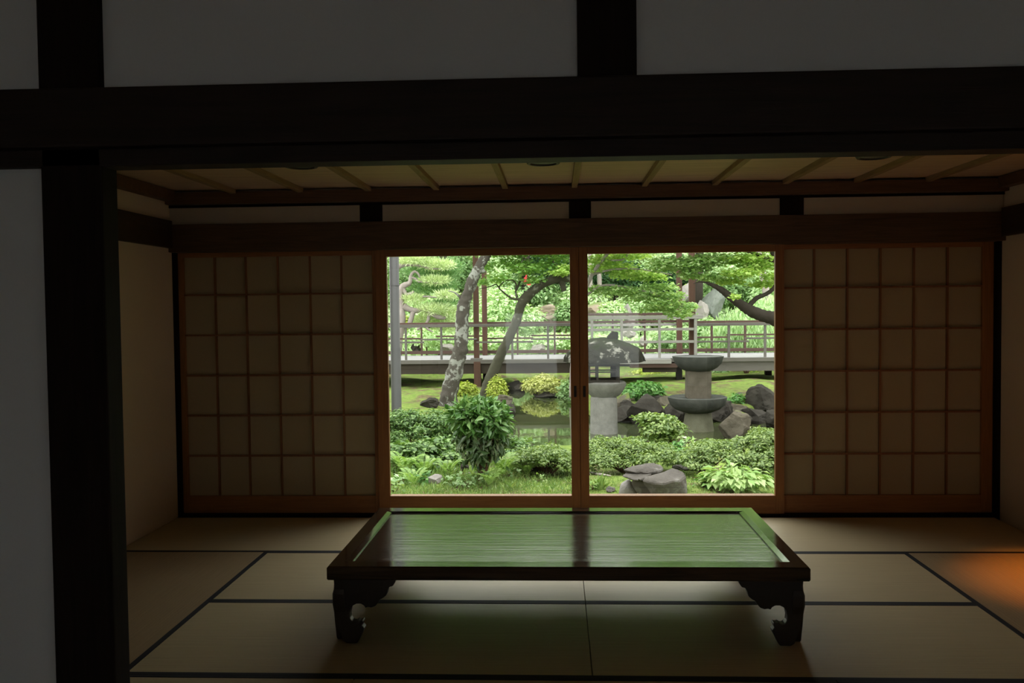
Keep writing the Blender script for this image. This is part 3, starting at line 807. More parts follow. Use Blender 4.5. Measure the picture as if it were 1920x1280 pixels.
# ------------------------------------------------------------------ trees near the bridge
def path(pts, Y, dY=None):
    return [tuple(at_y(p[0], p[1], Y + (dY[i] if dY else 0))) for i, p in enumerate(pts)]
def tree(name, label, base_uv, Y, trunk, trunk_r, mat, branches=(), group=None, leafs=(), cat='tree'):
    t = thing(name, label, cat, at_y(base_uv[0], base_uv[1], Y), 0, group)
    o = np.array(t.location)
    s = 1/ppm(Y)
    rel = lambda pts, dY=None: [tuple(np.array(p)-o) for p in path(pts, Y, dY)]
    mb = MB(); mb.tube(rel(trunk), [r*s for r in trunk_r], 18, 7, .22, 1); mb.build('trunk', mat, t, True)
    for pts, rr, *dY in branches:
        mb = MB(); mb.tube(rel(pts, dY[0] if dY else None), [r*s for r in rr], 10, 6, .2, 5); mb.build('branch', mat, t, True)
    for nm, mt, blobs, n, L, kw in leafs:
        bl = [px_blob(u, v, Y+dy, ru, rv, dep) for u, v, dy, ru, rv, dep in blobs]
        foliage(nm, mt, t, loc(bl, o), n, L, **kw)
    return t
MAPLE = dict(ratio=.85, up=1.0, out=.1, rnd=.6, shell=.1, fold=.12)
T1Y = 13.6
tree('leaning_tree', 'leaning tree trunk blotched with pale lichen before the bridge', (838, 762), T1Y,
     [(834, 775), (840, 752), (846, 720), (856, 682), (864, 650), (866, 622), (866, 600), (869, 575), (876, 552), (884, 530), (894, 508), (906, 488), (920, 465), (934, 430), (944, 390)],
     [19, 17, 15.5, 15, 13.5, 12.5, 12.5, 12, 10, 10.5, 9.5, 9, 8, 7, 5], M['bark'],
     [([(898, 505), (905, 508), (909, 506)], [6, 5, 4]), ([(872, 568), (862, 556), (852, 548), (840, 545)], [4, 2.5, 1.5, .8]),
      ([(930, 440), (960, 415), (1000, 400), (1050, 385)], [4, 3, 2, 1]), ([(934, 430), (900, 400), (860, 385), (800, 380)], [4, 3, 2, 1])],
     leafs=[('crown', M['maple_deep'], [(960, 400, 1, 150, 34, 1.6), (840, 385, .5, 130, 34, 1.6), (1080, 390, 1, 90, 34, 1.6), (930, 360, 1.4, 160, 26, 1.8)], 9000, .10, dict(MAPLE, shell=.0))])
T2Y = 14.2
tree('bent_maple', 'slim bent maple leaning over the pond with a cut stub high up', (908, 745), T2Y,
     [(905, 760), (909, 742), (917, 715), (928, 690), (941, 660), (953, 635), (964, 612), (971, 592), (975, 575), (982, 562), (995, 549), (1010, 537), (1026, 528), (1044, 522), (1062, 520), (1080, 514), (1087, 500), (1090, 482), (1094, 460), (1100, 430)],
     [12, 11, 10, 9.5, 9, 8.5, 8.5, 8, 8, 9, 9, 8, 7.5, 8, 9, 7, 6, 5, 4, 3], M['bark_green'],
     [([(974, 561), (962, 560), (950, 553), (941, 545), (936, 540), (939, 533)], [3, 1.9, 1.6, 1.4, 1.2, 1.0]),
      ([(936, 540), (930, 533), (922, 536), (912, 539), (898, 541)], [1.2, 1.1, 1.0, .8, .5]),
      ([(939, 533), (948, 526), (958, 525), (964, 527), (968, 535), (967, 548), (970, 558)], [1.0, 1.1, 1.2, 1.6, 1.4, 1.8, 3.0]),
      ([(1052, 521), (1055, 534), (1057, 543), (1058, 546)], [7, 6, 5.2, 4.6]),
      ([(966, 548), (972, 535), (977, 523), (984, 515), (975, 500), (985, 480)], [1.8, 2.2, 2.0, 1.8, 1.3, .8]),
      ([(1062, 518), (1050, 505), (1036, 488), (1030, 470)], [4, 2.5, 2, 1.5])],
     leafs=[('foliage', M['maple_deep'], [(985, 505, -.2, 42, 13, .5), (935, 522, -.3, 28, 11, .45), (1000, 525, -.1, 26, 9, .4), (1020, 498, .2, 42, 12, .5),
                                        (960, 492, .2, 40, 10, .5), (915, 500, .3, 20, 14, .4), (905, 530, -.1, 14, 8, .3), (1045, 480, .3, 40, 12, .6), (960, 470, 0, 90, 12, .9)], 3000, .085, dict(MAPLE)),
            ('young_foliage', M['maple_yellow'], [(1052, 511, -.3, 26, 6, .35), (1062, 502, -.2, 22, 5, .3)], 330, .09, dict(MAPLE)),
            ('crown', M['maple'], [(1010, 440, .5, 120, 22, 1.2), (1120, 430, .5, 110, 28, 1.3), (1170, 400, .5, 120, 30, 1.4)], 7000, .10, dict(MAPLE, shell=.0))])
# maple layers over the right pane
T3Y = 13.0
tree('spreading_maple', 'dark low maple limb sweeping in behind the right glass pane', (1560, 770), T3Y,
     [(1560, 800), (1545, 720), (1525, 660), (1500, 620), (1475, 603), (1450, 597), (1428, 591), (1408, 583), (1392, 573), (1374, 560), (1357, 546), (1342, 537), (1325, 530)],
     [20, 19, 17, 15, 13.5, 12.5, 11.5, 10.5, 9, 7.5, 6, 4.5, 2.5], M['bark_dark'],
     [([(1402, 576), (1410, 567), (1420, 558), (1432, 553), (1443, 547), (1452, 538), (1466, 520)], [5.5, 4.5, 4.2, 3.8, 3.8, 3.5, 3]),
      ([(1500, 620), (1495, 560), (1470, 500), (1420, 450), (1350, 430)], [10, 8, 6, 4, 2]),
      ([(1470, 500), (1400, 470), (1300, 460), (1200, 470)], [4, 3, 2, 1]),
      ([(1325, 530), (1312, 528), (1300, 532)], [2, 1.2, .6])],
     leafs=[('foliage', M['maple_yellow'], [(1420, 500, .2, 42, 12, .5), (1390, 512, -.2, 36, 9, .45), (1445, 520, 0, 24, 9, .4), (1370, 528, .3, 30, 6, .35), (1400, 485, .2, 60, 12, .6),
                                          (1430, 533, .3, 28, 4, .4), (1378, 556, -.5, 13, 5, .2)], 2700, .085, dict(MAPLE)),
            ('lower_foliage', M['maple'], [(1300, 500, .3, 42, 13, .5), (1335, 520, .2, 32, 9, .4), (1250, 495, .4, 46, 14, .6), (1330, 488, .3, 52, 12, .6), (1290, 516, .3, 20, 9, .3)], 3200, .085, dict(MAPLE)),
            ('crown', M['maple'], [(1380, 440, .4, 160, 28, 1.5), (1250, 430, .4, 130, 28, 1.4), (1330, 395, .4, 160, 28, 1.6)], 9000, .10, dict(MAPLE, shell=.0))])
T4Y = 15.2
tree('young_maple', 'pale green maple spray hanging before the bridge handrail', (1075, 730), T4Y,
     [(1072, 745), (1074, 690), (1080, 620), (1092, 560), (1110, 515), (1135, 480), (1160, 450)], [5, 5, 4.5, 4, 3.5, 3, 2], M['bark_pale'],
     [([(1092, 560), (1130, 535), (1180, 540), (1230, 552), (1275, 572), (1300, 590)], [2.6, 2, 1.6, 1.3, 1, .6]),
      ([(1110, 515), (1150, 505), (1200, 505), (1260, 515)], [2.2, 1.8, 1.4, .8]),
      ([(1135, 487), (1165, 487), (1176, 478), (1182, 468)], [1.5, 1.6, 1.6, 1.2])],
     leafs=[('foliage', M['maple'], [(1160, 545, 0, 52, 9, .5), (1215, 555, .1, 50, 12, .5), (1245, 570, -.1, 40, 10, .5), (1275, 588, -.2, 30, 8, .35), (1295, 575, 0, 16, 9, .3), (1235, 538, .3, 40, 8, .4), (1265, 555, 0, 24, 9, .4),
                                        (1120, 541, .2, 20, 6, .3), (1235, 580, .2, 40, 6, .3)], 3400, .085, dict(MAPLE)),
            ('upper_foliage', M['maple_yellow'], [(1150, 500, .3, 50, 12, .5), (1120, 488, .2, 30, 9, .4), (1190, 515, .2, 50, 10, .5), (1220, 520, .1, 36, 8, .4), (1115, 508, .1, 18, 6, .3), (1170, 480, .3, 60, 8, .5)], 2600, .085, dict(MAPLE))])
# old pine with bleached wood, behind the bridge on the drainpipe side
T5Y = 20.6
PN = dict(ratio=.12, up=.5, out=.6, rnd=.5, shell=.2, outT=.9, fold=.1, droop=-.5)
tree('old_pine', 'old pine with twisted bleached branches and pale needle pads', (752, 640), T5Y,
     [(742, 690), (746, 640), (752, 600), (753, 575), (750, 552), (755, 537), (768, 530), (770, 517), (777, 509), (784, 513), (787, 520)], [10, 9, 8, 6, 5.5, 6, 4.4, 2.8, 2.4, 2.0, 1.2], M['bark_pale'],
     [([(770, 520), (778, 522), (786, 528), (792, 526)], [2.6, 2, 2, 1]), ([(755, 540), (762, 552), (770, 550), (776, 546)], [4, 4, 3, 1.5]),
      ([(740, 505), (750, 499), (765, 496), (790, 498), (803, 503), (828, 504)], [5, 4.5, 3, 2.4, 2, 1]),
      ([(757, 574), (766, 579), (780, 582), (795, 580), (808, 588), (822, 594), (836, 596)], [8, 6, 5, 3, 4, 5, 3]),
      ([(775, 584), (770, 600), (765, 615)], [5, 5, 4]), ([(792, 556), (806, 556), (820, 558)], [2, 1.8, 1]), ([(790, 528), (810, 530), (830, 531)], [1.6, 1.5, 1]),
      ([(805, 590), (800, 605), (782, 618)], [3.5, 3, 2]), ([(795, 610), (804, 618), (812, 622)], [2.5, 2, 1])],
     leafs=[('needle_pad', M['pine'], [(775, 488, 0, 34, 6, .5), (820, 497, .2, 34, 8, .5), (815, 526, .1, 30, 6, .4), (838, 553, 0, 22, 6, .4), (775, 561, .1, 24, 7, .4), (815, 580, .1, 36, 9, .5),
                                      (845, 590, .2, 20, 10, .4), (800, 600, .5, 26, 8, .4), (835, 612, .6, 26, 8, .4)], 13000, .13, PN),
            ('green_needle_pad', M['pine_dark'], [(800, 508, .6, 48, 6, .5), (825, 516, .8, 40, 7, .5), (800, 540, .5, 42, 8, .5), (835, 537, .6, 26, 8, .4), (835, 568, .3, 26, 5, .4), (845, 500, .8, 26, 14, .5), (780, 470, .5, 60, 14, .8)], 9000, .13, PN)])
# ------------------------------------------------------------------ stone lantern
LY = 9.9
lb = at_y(1132, 822, LY); s_ = 1/ppm(LY)
lz = float(lb[2])-.06
ln = thing('stone_lantern', 'mossy stone lantern with rough mushroom-like roof on a round pillar', 'lantern', (lb[0], LY, lz))
zv = lambda v, u=1132: float(at_y(u, v, LY)[2])-lz
xo = lambda u, v=740: float(at_y(u, v, LY)[0])-float(lb[0])
mb = MB(); mb.lathe([(27*s_, -.25), (26.5*s_, 0), (25.5*s_, zv(790)), (25*s_, zv(755)), (24*s_, zv(744)), (20*s_, zv(741))], 40, xo(1132), 0, 0, wob=.03); mb.build('pillar', M['granite'], ln, True, 45)
mb = MB(); mb.lathe([(24*s_, zv(742.5)), (29*s_, zv(738)), (36*s_, zv(729)), (41*s_, zv(721)), (41.5*s_, zv(717)), (38*s_, zv(714.5)), (15*s_, zv(714))], 22, xo(1133), 0, 0, wob=.14, seed=3)
tag(mb.build('platform', M['granite'], ln, True, 30), 'chipped pale stone platform')
fb = MB()
hw = 27*s_
zb0, zb1 = zv(715), zv(676)
for x in (-hw, -12*s_, hw):
    for y in (-hw, hw):
        fb.box(x-.018, x+.018, y-.018, y+.018, zb0, zb1)
for y in (-hw, 0, hw):
    for x in (-hw, hw):
        if y == 0: fb.box(x-.018, x+.018, -.018, .018, zb0, zb1)
for a, c in ((zb0, zb0+.045), (zb1-.06, zb1), ((zb0+zb1)/2-.012, (zb0+zb1)/2+.012)):
    for y in (-hw, hw): fb.box(-hw, hw, y-.02, y+.02, a, c)
    for x in (-hw, hw): fb.box(x-.02, x+.02, -hw, hw, a, c)
fb.build('firebox', M['darkstone'], ln)
bm = bmesh.new(); bmesh.ops.create_icosphere(bm, subdivisions=5, radius=1)
for v in bm.verts:
    c = v.co
    z = c.z
    r_ = math.hypot(c.x, c.y)
    if z < -.05: c.z = -.05 - .10*(1-r_)
    elif z > 0: c.z = z**1.15
    c *= 1 + .07*mnoise.noise(c*1.8+Vector((4, 0, 0))) + .05*mnoise.noise(c*4+Vector((1, 2, 0))) + .02*mnoise.noise(c*12)
mb = MB(); mb.add(bm, Matrix.Translation((xo(1134), 0, zv(675.5))) @ Matrix.Diagonal((74*s_, 66*s_, 42*s_, 1)))
tag(mb.build('roof', M['granite_moss'], ln, True, 60), 'rough mossy roof stone with pale lichen')
mb = MB(); b = bmesh.new()
fp = [(-9, -3), (8, -3), (10, 6), (9.5, 16), (0, 16.5), (-4, 14), (-11, 7)]
mb.prism([(x*s_, y*s_) for x, y in fp], Matrix(((1, 0, 0, xo(1149, 640)), (0, 0, 1, -.09), (0, 1, 0, zv(638)), (0, 0, 0, 1))), .18)
fo = mb.build('finial', M['granite_moss'], ln)
bv = fo.modifiers.new('b', 'BEVEL'); bv.width = .015; bv.segments = 2
# ------------------------------------------------------------------ two-tier stone basin
SY = 10.2
sb = at_y(1309, 822, SY); s_ = 1/ppm(SY); sz = float(sb[2])
st = thing('stone_basin', 'two-tier stone basin with wide bowl on stacked stone posts', 'stone basin', (sb[0], SY, sz))
zv = lambda v, u=1309: float(at_y(u, v, SY)[2])-sz
xo = lambda u, v=740: float(at_y(u, v, SY)[0])-float(sb[0])
mb = MB(); mb.lathe([(33*s_, -.35), (31*s_, 0), (28.5*s_, zv(800)), (26*s_, zv(783)), (24.5*s_, zv(775)), (22*s_, zv(772.5)), (15*s_, zv(771))], 20, xo(1309), 0, 0, wob=.06, seed=2)
mb.build('pedestal', M['pedestal'], st, True, 45)
mb = MB(); mb.lathe([(20*s_, zv(773.5)), (30*s_, zv(771)), (42*s_, zv(766)), (50*s_, zv(759)), (54*s_, zv(749)), (54.5*s_, zv(744)), (51*s_, zv(742.5)), (44*s_, zv(745.5)), (20*s_, zv(746.5))], 44, xo(1307.5), 0, 0, wob=.02)
mb.build('lower_tray', M['basin'], st, True, 40)
mb = MB()
pw = [21.5*s_, 21.2*s_]
mb.bar((xo(1308.5), 0, zv(746.5)), (xo(1309.5), 0, zv(694)), 43*s_, 43*s_)
po = mb.build('post', M['brownstone'], st)
bv = po.modifiers.new('b', 'BEVEL'); bv.width = .02; bv.segments = 3
mb = MB(); mb.lathe([(20*s_, zv(695.5)), (27*s_, zv(693.5)), (36*s_, zv(688)), (43*s_, zv(680)), (47*s_, zv(669.5)), (47.5*s_, zv(667.5)), (44*s_, zv(667.2)), (38*s_, zv(676)), (20*s_, zv(683))], 44, xo(1309), 0, 0, wob=.015)
mb.build('bowl', M['basin'], st, True, 40)
mb = MB(); mb.lathe([(43*s_, zv(668.8)), (43*s_, zv(668.4))], 40, xo(1309)); mb.build('water', M['pipe'], st)

# ------------------------------------------------------------------ rocks
def hull_rock(name, label, mat, u, v, parts, cat='rock', sub=3, amp=.012):
    """rock made of convex blocks given as (pixel u, pixel v, depth offset) corners"""
    b = hit(u, v); mb = MB()
    for pts in parts:
        bm = bmesh.new()
        for p in pts: bm.verts.new(tuple(at_y(p[0], p[1], b[1]+p[2])-b))
        r = bmesh.ops.convex_hull(bm, input=bm.verts[:])
        bmesh.ops.delete(bm, geom=[g for g in r['geom_interior'] if isinstance(g, bmesh.types.BMVert)], context='VERTS')
        bmesh.ops.bevel(bm, geom=bm.edges[:], offset=.012, segments=1, affect='EDGES')
        bmesh.ops.triangulate(bm, faces=bm.faces[:])
        bmesh.ops.subdivide_edges(bm, edges=bm.edges[:], cuts=4, use_grid_fill=True)
        for q in bm.verts:
            c = q.co.copy()
            q.co += Vector((mnoise.noise(c*9), mnoise.noise(c*9+Vector((5, 0, 0))), mnoise.noise(c*9+Vector((0, 7, 0)))))*amp + c.normalized()*amp*.6*mnoise.noise(c*30)
        mb.add(bm)
    o = mb.build(name, mat, None, True, 26); o.location = tuple(b)
    return tag(o, label, cat)
hull_rock('boulder', 'big cracked grey boulder with stepped ledges before the clipped shrubs', M['greystone'], 1232, 927, [
    [(1204, 899, -.06), (1214, 893, .10), (1262, 878, .16), (1282, 884, .14), (1288, 893, .0), (1289, 930, -.06), (1222, 930, -.10), (1206, 910, -.06), (1262, 930, .3), (1240, 888, .30), (1284, 925, .26), (1226, 906, -.14), (1244, 905, -.16), (1275, 900, -.12)],
    [(1164, 891, -.02), (1172, 885, .10), (1205, 884, .18), (1226, 881, .24), (1216, 896, .02), (1199, 900, -.06), (1184, 899, -.06), (1180, 894, -.04), (1205, 902, .0), (1188, 902, .08), (1212, 908, .2)],
    [(1167, 877, .08), (1196, 870, .24), (1224, 866, .34), (1240, 871, .36), (1246, 880, .28), (1213, 888, .10), (1190, 885, .04), (1168, 882, .06), (1230, 892, .3), (1200, 890, .24)],
    [(1182, 899, .06), (1216, 900, .02), (1236, 930, .0), (1200, 930, .06), (1186, 914, .10), (1240, 910, .24), (1200, 905, .26)]])
hull_rock('wedge_stone', 'small pointed light grey stone leaning against the big boulder', M['wedgestone'], 1177, 935, [
    [(1158, 937, -.02), (1162, 912, .0), (1167, 905, .02), (1179, 896, .05), (1187, 903, .05), (1196, 922, .03), (1198, 937, .0), (1164, 906, .07), (1180, 897, .09), (1194, 937, .1), (1162, 937, .1), (1178, 912, -.03)]], sub=2, amp=.006)
rock('flat_stone', 'thin flat stone half buried in moss behind the big boulder', M['greystone'], 1292, 880, 64, 10, 5, .14, rough=.06)
rock('round_rock', 'rounded brown rock at the water beside the stone basin', M['brownstone'], 1376, 822, 58, 54, 45, .28, Y=10.3, rough=.12, planes=5)
rock('dark_rock', 'tall dark jagged rock on the mossy bank at the frame side', M['darkstone'], 1432, 768, 66, 48, 52, .45, rough=.12, planes=6)
rock('dark_rock', 'low dark rock under the tall jagged rock', M['darkstone'], 1416, 794, 60, 30, 53, .4, Y=12.6, rough=.12)
rock('dark_rock', 'dark rock at the waterline against the right door stile', M['darkstone'], 1452, 800, 40, 32, 54, .4, Y=12.4, rough=.12)
rock('bank_rock', 'broad dark bank rock between the lantern and the basin', M['darkstone'], 1212, 796, 76, 56, 61, .4, Y=12.9, rough=.08, planes=5)
rock('bank_rock', 'brown bank rock just left of the lower stone tray', M['brownstone'], 1246, 772, 34, 30, 62, .3, Y=13.1, rough=.09)
rock('bank_rock', 'pale corner rock behind the lantern pillar', M['brownstone'], 1166, 770, 32, 34, 63, .3, Y=12.9, rough=.08)
rock('bank_rock', 'dark rock low in the water behind the lantern pillar', M['darkstone'], 1172, 790, 50, 30, 64, .4, Y=12.8, rough=.09)
rock('bank_rock', 'small brown rock under the right rim of the stone tray', M['brownstone'], 1338, 785, 34, 22, 65, .25, Y=12.9, rough=.09)
rock('bank_rock', 'mossy bank stone behind the rounded brown rock', M['brownstone'], 1378, 782, 70, 30, 66, .4, Y=13.3, rough=.12)
rock('bank_rock', 'dark mossy stone under the bent maple at the pond edge', M['darkstone'], 950, 790, 36, 34, 67, .3, Y=12.4, rough=.2)
rock('bank_rock', 'pale knotted stone between bent maple and pond', M['brownstone'], 945, 760, 34, 22, 68, .3, Y=12.9, rough=.2)
rock('bank_rock', 'dark stone at the foot of the lichen-blotched tree', M['darkstone'], 806, 764, 40, 20, 69, .3, rough=.14)
for l, u, v, w, h, sd, mt, Y in (('dark bank stone right behind the basin pedestal', 1300, 786, 56, 34, 161, 'darkstone', 13.1), ('dark bank stone between the basin pedestal and the round rock', 1350, 790, 50, 40, 162, 'darkstone', 13.0),
                        ('brown mossy bank stone above the rounded brown rock', 1386, 770, 54, 34, 163, 'brownstone', 13.6), ('dark bank stone half under the lower tray, left side', 1262, 792, 40, 36, 164, 'darkstone', 13.0),
                        ('mossy bank stone below the little leafy plant', 1352, 766, 60, 28, 165, 'brownstone', 13.9), ('dark bank stone at the waterline left of the low dark rock', 1388, 796, 46, 24, 166, 'darkstone', 12.5),
                        ('dark bank stone left of the broad dark bank rock', 1182, 778, 40, 30, 167, 'darkstone', 13.2), ('flat dark stone in shade under the broad-leaved shrub', 1230, 752, 60, 14, 168, 'darkstone', 13.5)):
    rock('bank_rock', l, M[mt], u, v, w, h, sd, .35, Y=Y, rough=.14, planes=5)
rock('pond_rock', 'pale flat rock at the far pond edge left of the yellow bush', M['palestone'], 965, 731, 40, 19, 71, .35, Y=20.0, rough=.08)
rock('pond_rock', 'white upright rock right of the yellow bush by the pond', M['palestone'], 1047, 731, 22, 18, 72, .25, Y=20.0, rough=.1)
rock('pond_rock', 'dark undercut rock under the yellow bush', M['darkstone'], 1022, 745, 46, 14, 73, .4, Y=19.4, rough=.1)
rock('pebble', 'grey stone in the grass near the left door rail', M['palestone'], 818, 905, 30, 16, 81, .11, rough=.08)
rock('pebble', 'small tan stone beside the ferns', M['tanstone'], 863, 884, 13, 7, 82, .06, rough=.06)
rock('pebble', 'dark mossy stone at the ferns\' edge', M['darkstone'], 872, 883, 16, 15, 83, .08, rough=.1)
rock('pebble', 'tiny grey stone right of the tan stone', M['palestone'], 878, 889, 10, 4, 84, .05)
rock('pebble', 'grey stone low in the moss left of the wedge stone', M['greystone'], 1145, 921, 18, 9, 85, .07)
rock('pebble', 'dark stone in tall grass at the left door stile', M['darkstone'], 742, 862, 34, 22, 86, .15)
rock('hill_rock', 'upright streaked grey rock on the hillside above the handrail', M['palestone'], 1176, 615, 30, 46, 91, .7, Y=25, rough=.12)
rock('hill_rock', 'tan rounded boulder on the hillside near the middle stiles', M['tanstone'], 1118, 590, 44, 24, 92, .8, Y=26, rough=.06)
rock('hill_rock', 'whitish boulder beside the tall bridge post', M['palestone'], 1287, 562, 36, 32, 93, .6, Y=25.5, rough=.1)
rock('hill_rock', 'large green-grey boulder behind the dark maple limb', M['hillstone'], 1336, 590, 46, 50, 94, .9, Y=25.5, rough=.1)
rock('hill_rock', 'grey rock just right of the bridge post above the rail', M['palestone'], 1316, 595, 30, 32, 95, .6, Y=24.2, rough=.12)
rock('hill_rock', 'pinkish rock on the bare earth right of the bent maple', M['tanstone'], 1040, 606, 76, 36, 96, .8, Y=26, rough=.14)
rock('hill_rock', 'pale rock low behind the railing right of the bent maple', M['palestone'], 1012, 660, 34, 16, 97, .5, Y=22.5)
rock('hill_rock', 'pale rock behind the railing near the lichen-blotched tree', M['palestone'], 838, 665, 30, 22, 98, .5, Y=22.5)
rock('hill_rock', 'dark small rock behind the railing under the pine', M['darkstone'], 781, 660, 20, 18, 99, .4, Y=22.5)
rock('hill_rock', 'white rock seen between the lantern roof and bridge posts', M['palestone'], 1180, 632, 26, 14, 100, .4, Y=23)
rock('hill_rock', 'pale rock behind the landing balusters', M['palestone'], 1206, 648, 18, 16, 101, .4, Y=22.5)
# ------------------------------------------------------------------ shrubs close to the house
AZ = dict(ratio=.5, up=1.0, out=.5, rnd=.55, shell=.45, fold=.2, clump=20)
shrub('azalea', 'broad dark azalea in front of the drainpipe', 'shrub', (770, 838), [(770, 808, 44, 38, 0, .5), (745, 800, 30, 32, .1, .4), (740, 835, 30, 30, -.1, .4)], M['azalea_dark'], 6720, .055, **AZ)
shrub('azalea', 'dark azalea mound right below the lichen-blotched tree', 'shrub', (822, 838), [(822, 800, 44, 34, 0, .5), (845, 820, 34, 28, -.1, .4)], M['azalea_dark'], 5760, .055, **AZ)
shrub('azalea', 'leafy low azalea in front of the broad dark one', 'shrub', (790, 872), [(780, 848, 56, 26, 0, .4), (830, 855, 36, 20, 0, .35)], M['azalea_dark'], 2600, .07, **dict(AZ, ratio=.6))
shrub('azalea', 'low azalea between the glossy shrub and the middle stiles', 'shrub', (1028, 888), [(1020, 858, 44, 24, 0, .4), (1056, 866, 30, 22, 0, .35), (992, 862, 28, 18, .1, .3)], M['azalea'], 7140, .040, **AZ)
shrub('azalea', 'thin azalea by the water right behind the glossy shrub', 'shrub', (965, 868), [(965, 848, 36, 24, 0, .35), (945, 835, 24, 20, .1, .3)], M['azalea_dark'], 2200, .06, **AZ)
shrub('azalea', 'wide azalea cushion behind the big boulder, at the lantern foot', 'shrub', (1178, 888), [(1150, 852, 52, 28, 0, .45), (1210, 855, 54, 26, 0, .45), (1118, 860, 34, 24, 0, .4), (1180, 838, 40, 18, .3, .35), (1128, 832, 22, 14, .3, .25)], M['azalea'], 15300, .040, **AZ)
shrub('azalea', 'loose airy azalea between lantern and stone basin', 'shrub', (1240, 845), [(1240, 798, 42, 20, 0, .4), (1215, 788, 26, 13, 0, .3), (1268, 812, 22, 18, 0, .3), (1225, 822, 36, 18, 0, .35)], M['azalea'], 2300, .068, **dict(AZ, shell=.45))
shrub('azalea', 'azalea cushion growing behind the hosta clump', 'shrub', (1320, 888), [(1330, 855, 50, 24, 0, .45), (1300, 862, 34, 18, 0, .35), (1330, 838, 26, 16, .3, .3)], M['azalea'], 8840, .040, **AZ)
shrub('azalea', 'tall azalea bank against the right stile of the glass door', 'shrub', (1410, 895), [(1400, 850, 50, 30, .2, .5), (1440, 835, 40, 32, .3, .5), (1430, 875, 42, 24, 0, .45), (1470, 850, 40, 40, .1, .5)], M['azalea'], 14450, .040, **AZ)
shrub('azalea', 'small leafy sprig plant right of the wide azalea cushion', 'shrub', (1275, 870), [(1262, 850, 24, 20, 0, .25)], M['broadleaf'], 380, .06, **dict(AZ, ratio=.55))
g = hit(905, 898)
gs = thing('glossy_shrub', 'dark glossy-leaved shrub standing before the pond', 'shrub', g)
top = [px_blob(u, v, g[1]+d, ru, rv) for u, v, ru, rv, d in ((900, 784, 46, 28, 0), (870, 778, 26, 20, -.1), (926, 790, 28, 22, -.1), (903, 768, 32, 18, .1))]
low = [px_blob(u, v, g[1]+d, ru, rv) for u, v, ru, rv, d in ((900, 834, 36, 30, 0), (882, 820, 26, 22, .05), (922, 828, 26, 24, .05))]
foliage('foliage', M['camellia'], gs, loc(top, g), 1300, .115, ratio=.36, up=.5, out=.7, rnd=.6, shell=.55, droop=.1, outT=.7, fold=.25, curl=.12)
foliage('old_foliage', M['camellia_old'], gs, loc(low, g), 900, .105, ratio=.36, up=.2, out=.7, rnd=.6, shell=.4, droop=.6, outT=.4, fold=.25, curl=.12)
stems(gs, (0, 0, -.03), [tuple(np.array(q[:3])-g) for q in top+low], .022)
# hosta clumps
def hosta(label, base_uv, blobs, n, L):
    b = hit(*base_uv)
    t = thing('hosta', label, 'plant', b, 0, None)
    P, d = blob_pts([tuple(np.array(px_blob(u, v, b[1], ru, rv))) for u, v, ru, rv in blobs], n, .6, True)
    d[:, 2] = np.abs(d[:, 2])*.6
    T = d.copy(); T[:, 2] = T[:, 2]*.4-.25; T += unit(n)*.25
    N = d*.5 + unit(n)*.3; N[:, 2] += 1
    ls = L*(.7+.6*rng.random(n))
    leaf_mesh('leaves', M['hosta'], P-b, T, N, ls, ls*.52, t, .14, .16)
    mb = MB()
    for k in range(0, n, 4):
        q = P[k]-b; mb.tube([(q[0]*.2, q[1]*.2, 0), (q[0]*.6, q[1]*.6, q[2]*.7), tuple(q)], [.005, .005, .003], 5, 2)
    mb.build('stalks', M['hosta'], t)
hosta('bright green hosta clump to the right of the big boulder', (1380, 921), [(1375, 893, 50, 22), (1345, 898, 24, 16), (1410, 898, 26, 16)], 330, .115)
hosta('smaller hosta cut off by the right door stile', (1440, 903), [(1444, 886, 18, 12)], 46, .12)
# ferns
def fern(label, u, v, nf, Lp, group='ferns in the grass', mat='fern'):
    b = hit(u, v); s = 1/ppm(b[1]); Lf = Lp*s
    t = thing('fern', label, 'fern', b, 0, None)
    Ps, Ts, Ns, Ls = [], [], [], []
    for k in range(nf):
        a = 2*PI*(k+random.random()*.6)/nf; l = Lf*random.uniform(.95, 1.5)
        h = Vector((math.cos(a), math.sin(a), 0)); side = Vector((-h.y, h.x, 0))
        for j in range(16):
            f = (j+1)/17
            p = h*(l*(f**1.1)*.8) + Vector((0, 0, l*(1.75*f-1.05*f*f)))
            slope = Vector((0, 0, 1.75-2.1*f)) + h*.8
            pl = l*.26*(math.sin(PI*min(1, f*.85+.15))**.8)
            nn = slope.cross(side).normalized()
            if nn.z < 0: nn = -nn
            for sg in (-1, 1):
                Ps.append(p); Ts.append(side*sg + slope.normalized()*.45); Ns.append(nn); Ls.append(pl)
    Ls = np.array(Ls)
    leaf_mesh('fronds', M[mat], np.array(Ps), np.array(Ts), np.array(Ns), Ls, Ls*.30, t, .1, .1)
fern('yellow-green fern with tall fronds at the foot of the glossy shrub', 900, 893, 9, 42)
fern('fern right of the glossy shrub stem', 942, 893, 9, 38)
fern('small fern left of the glossy shrub stem', 866, 872, 7, 26)
fern('feathery fern by the left door stile under the azaleas', 760, 892, 9, 40)
fern('pale fern in the grass left of the grey stone', 795, 893, 9, 38)
fern('fern in the grass between the grey stone and the tan stone', 840, 893, 8, 30)
fern('low fern in front of the low azalea by the middle stiles', 988, 893, 7, 26)
fern('fern tuft left of the brown log', 925, 905, 8, 26)
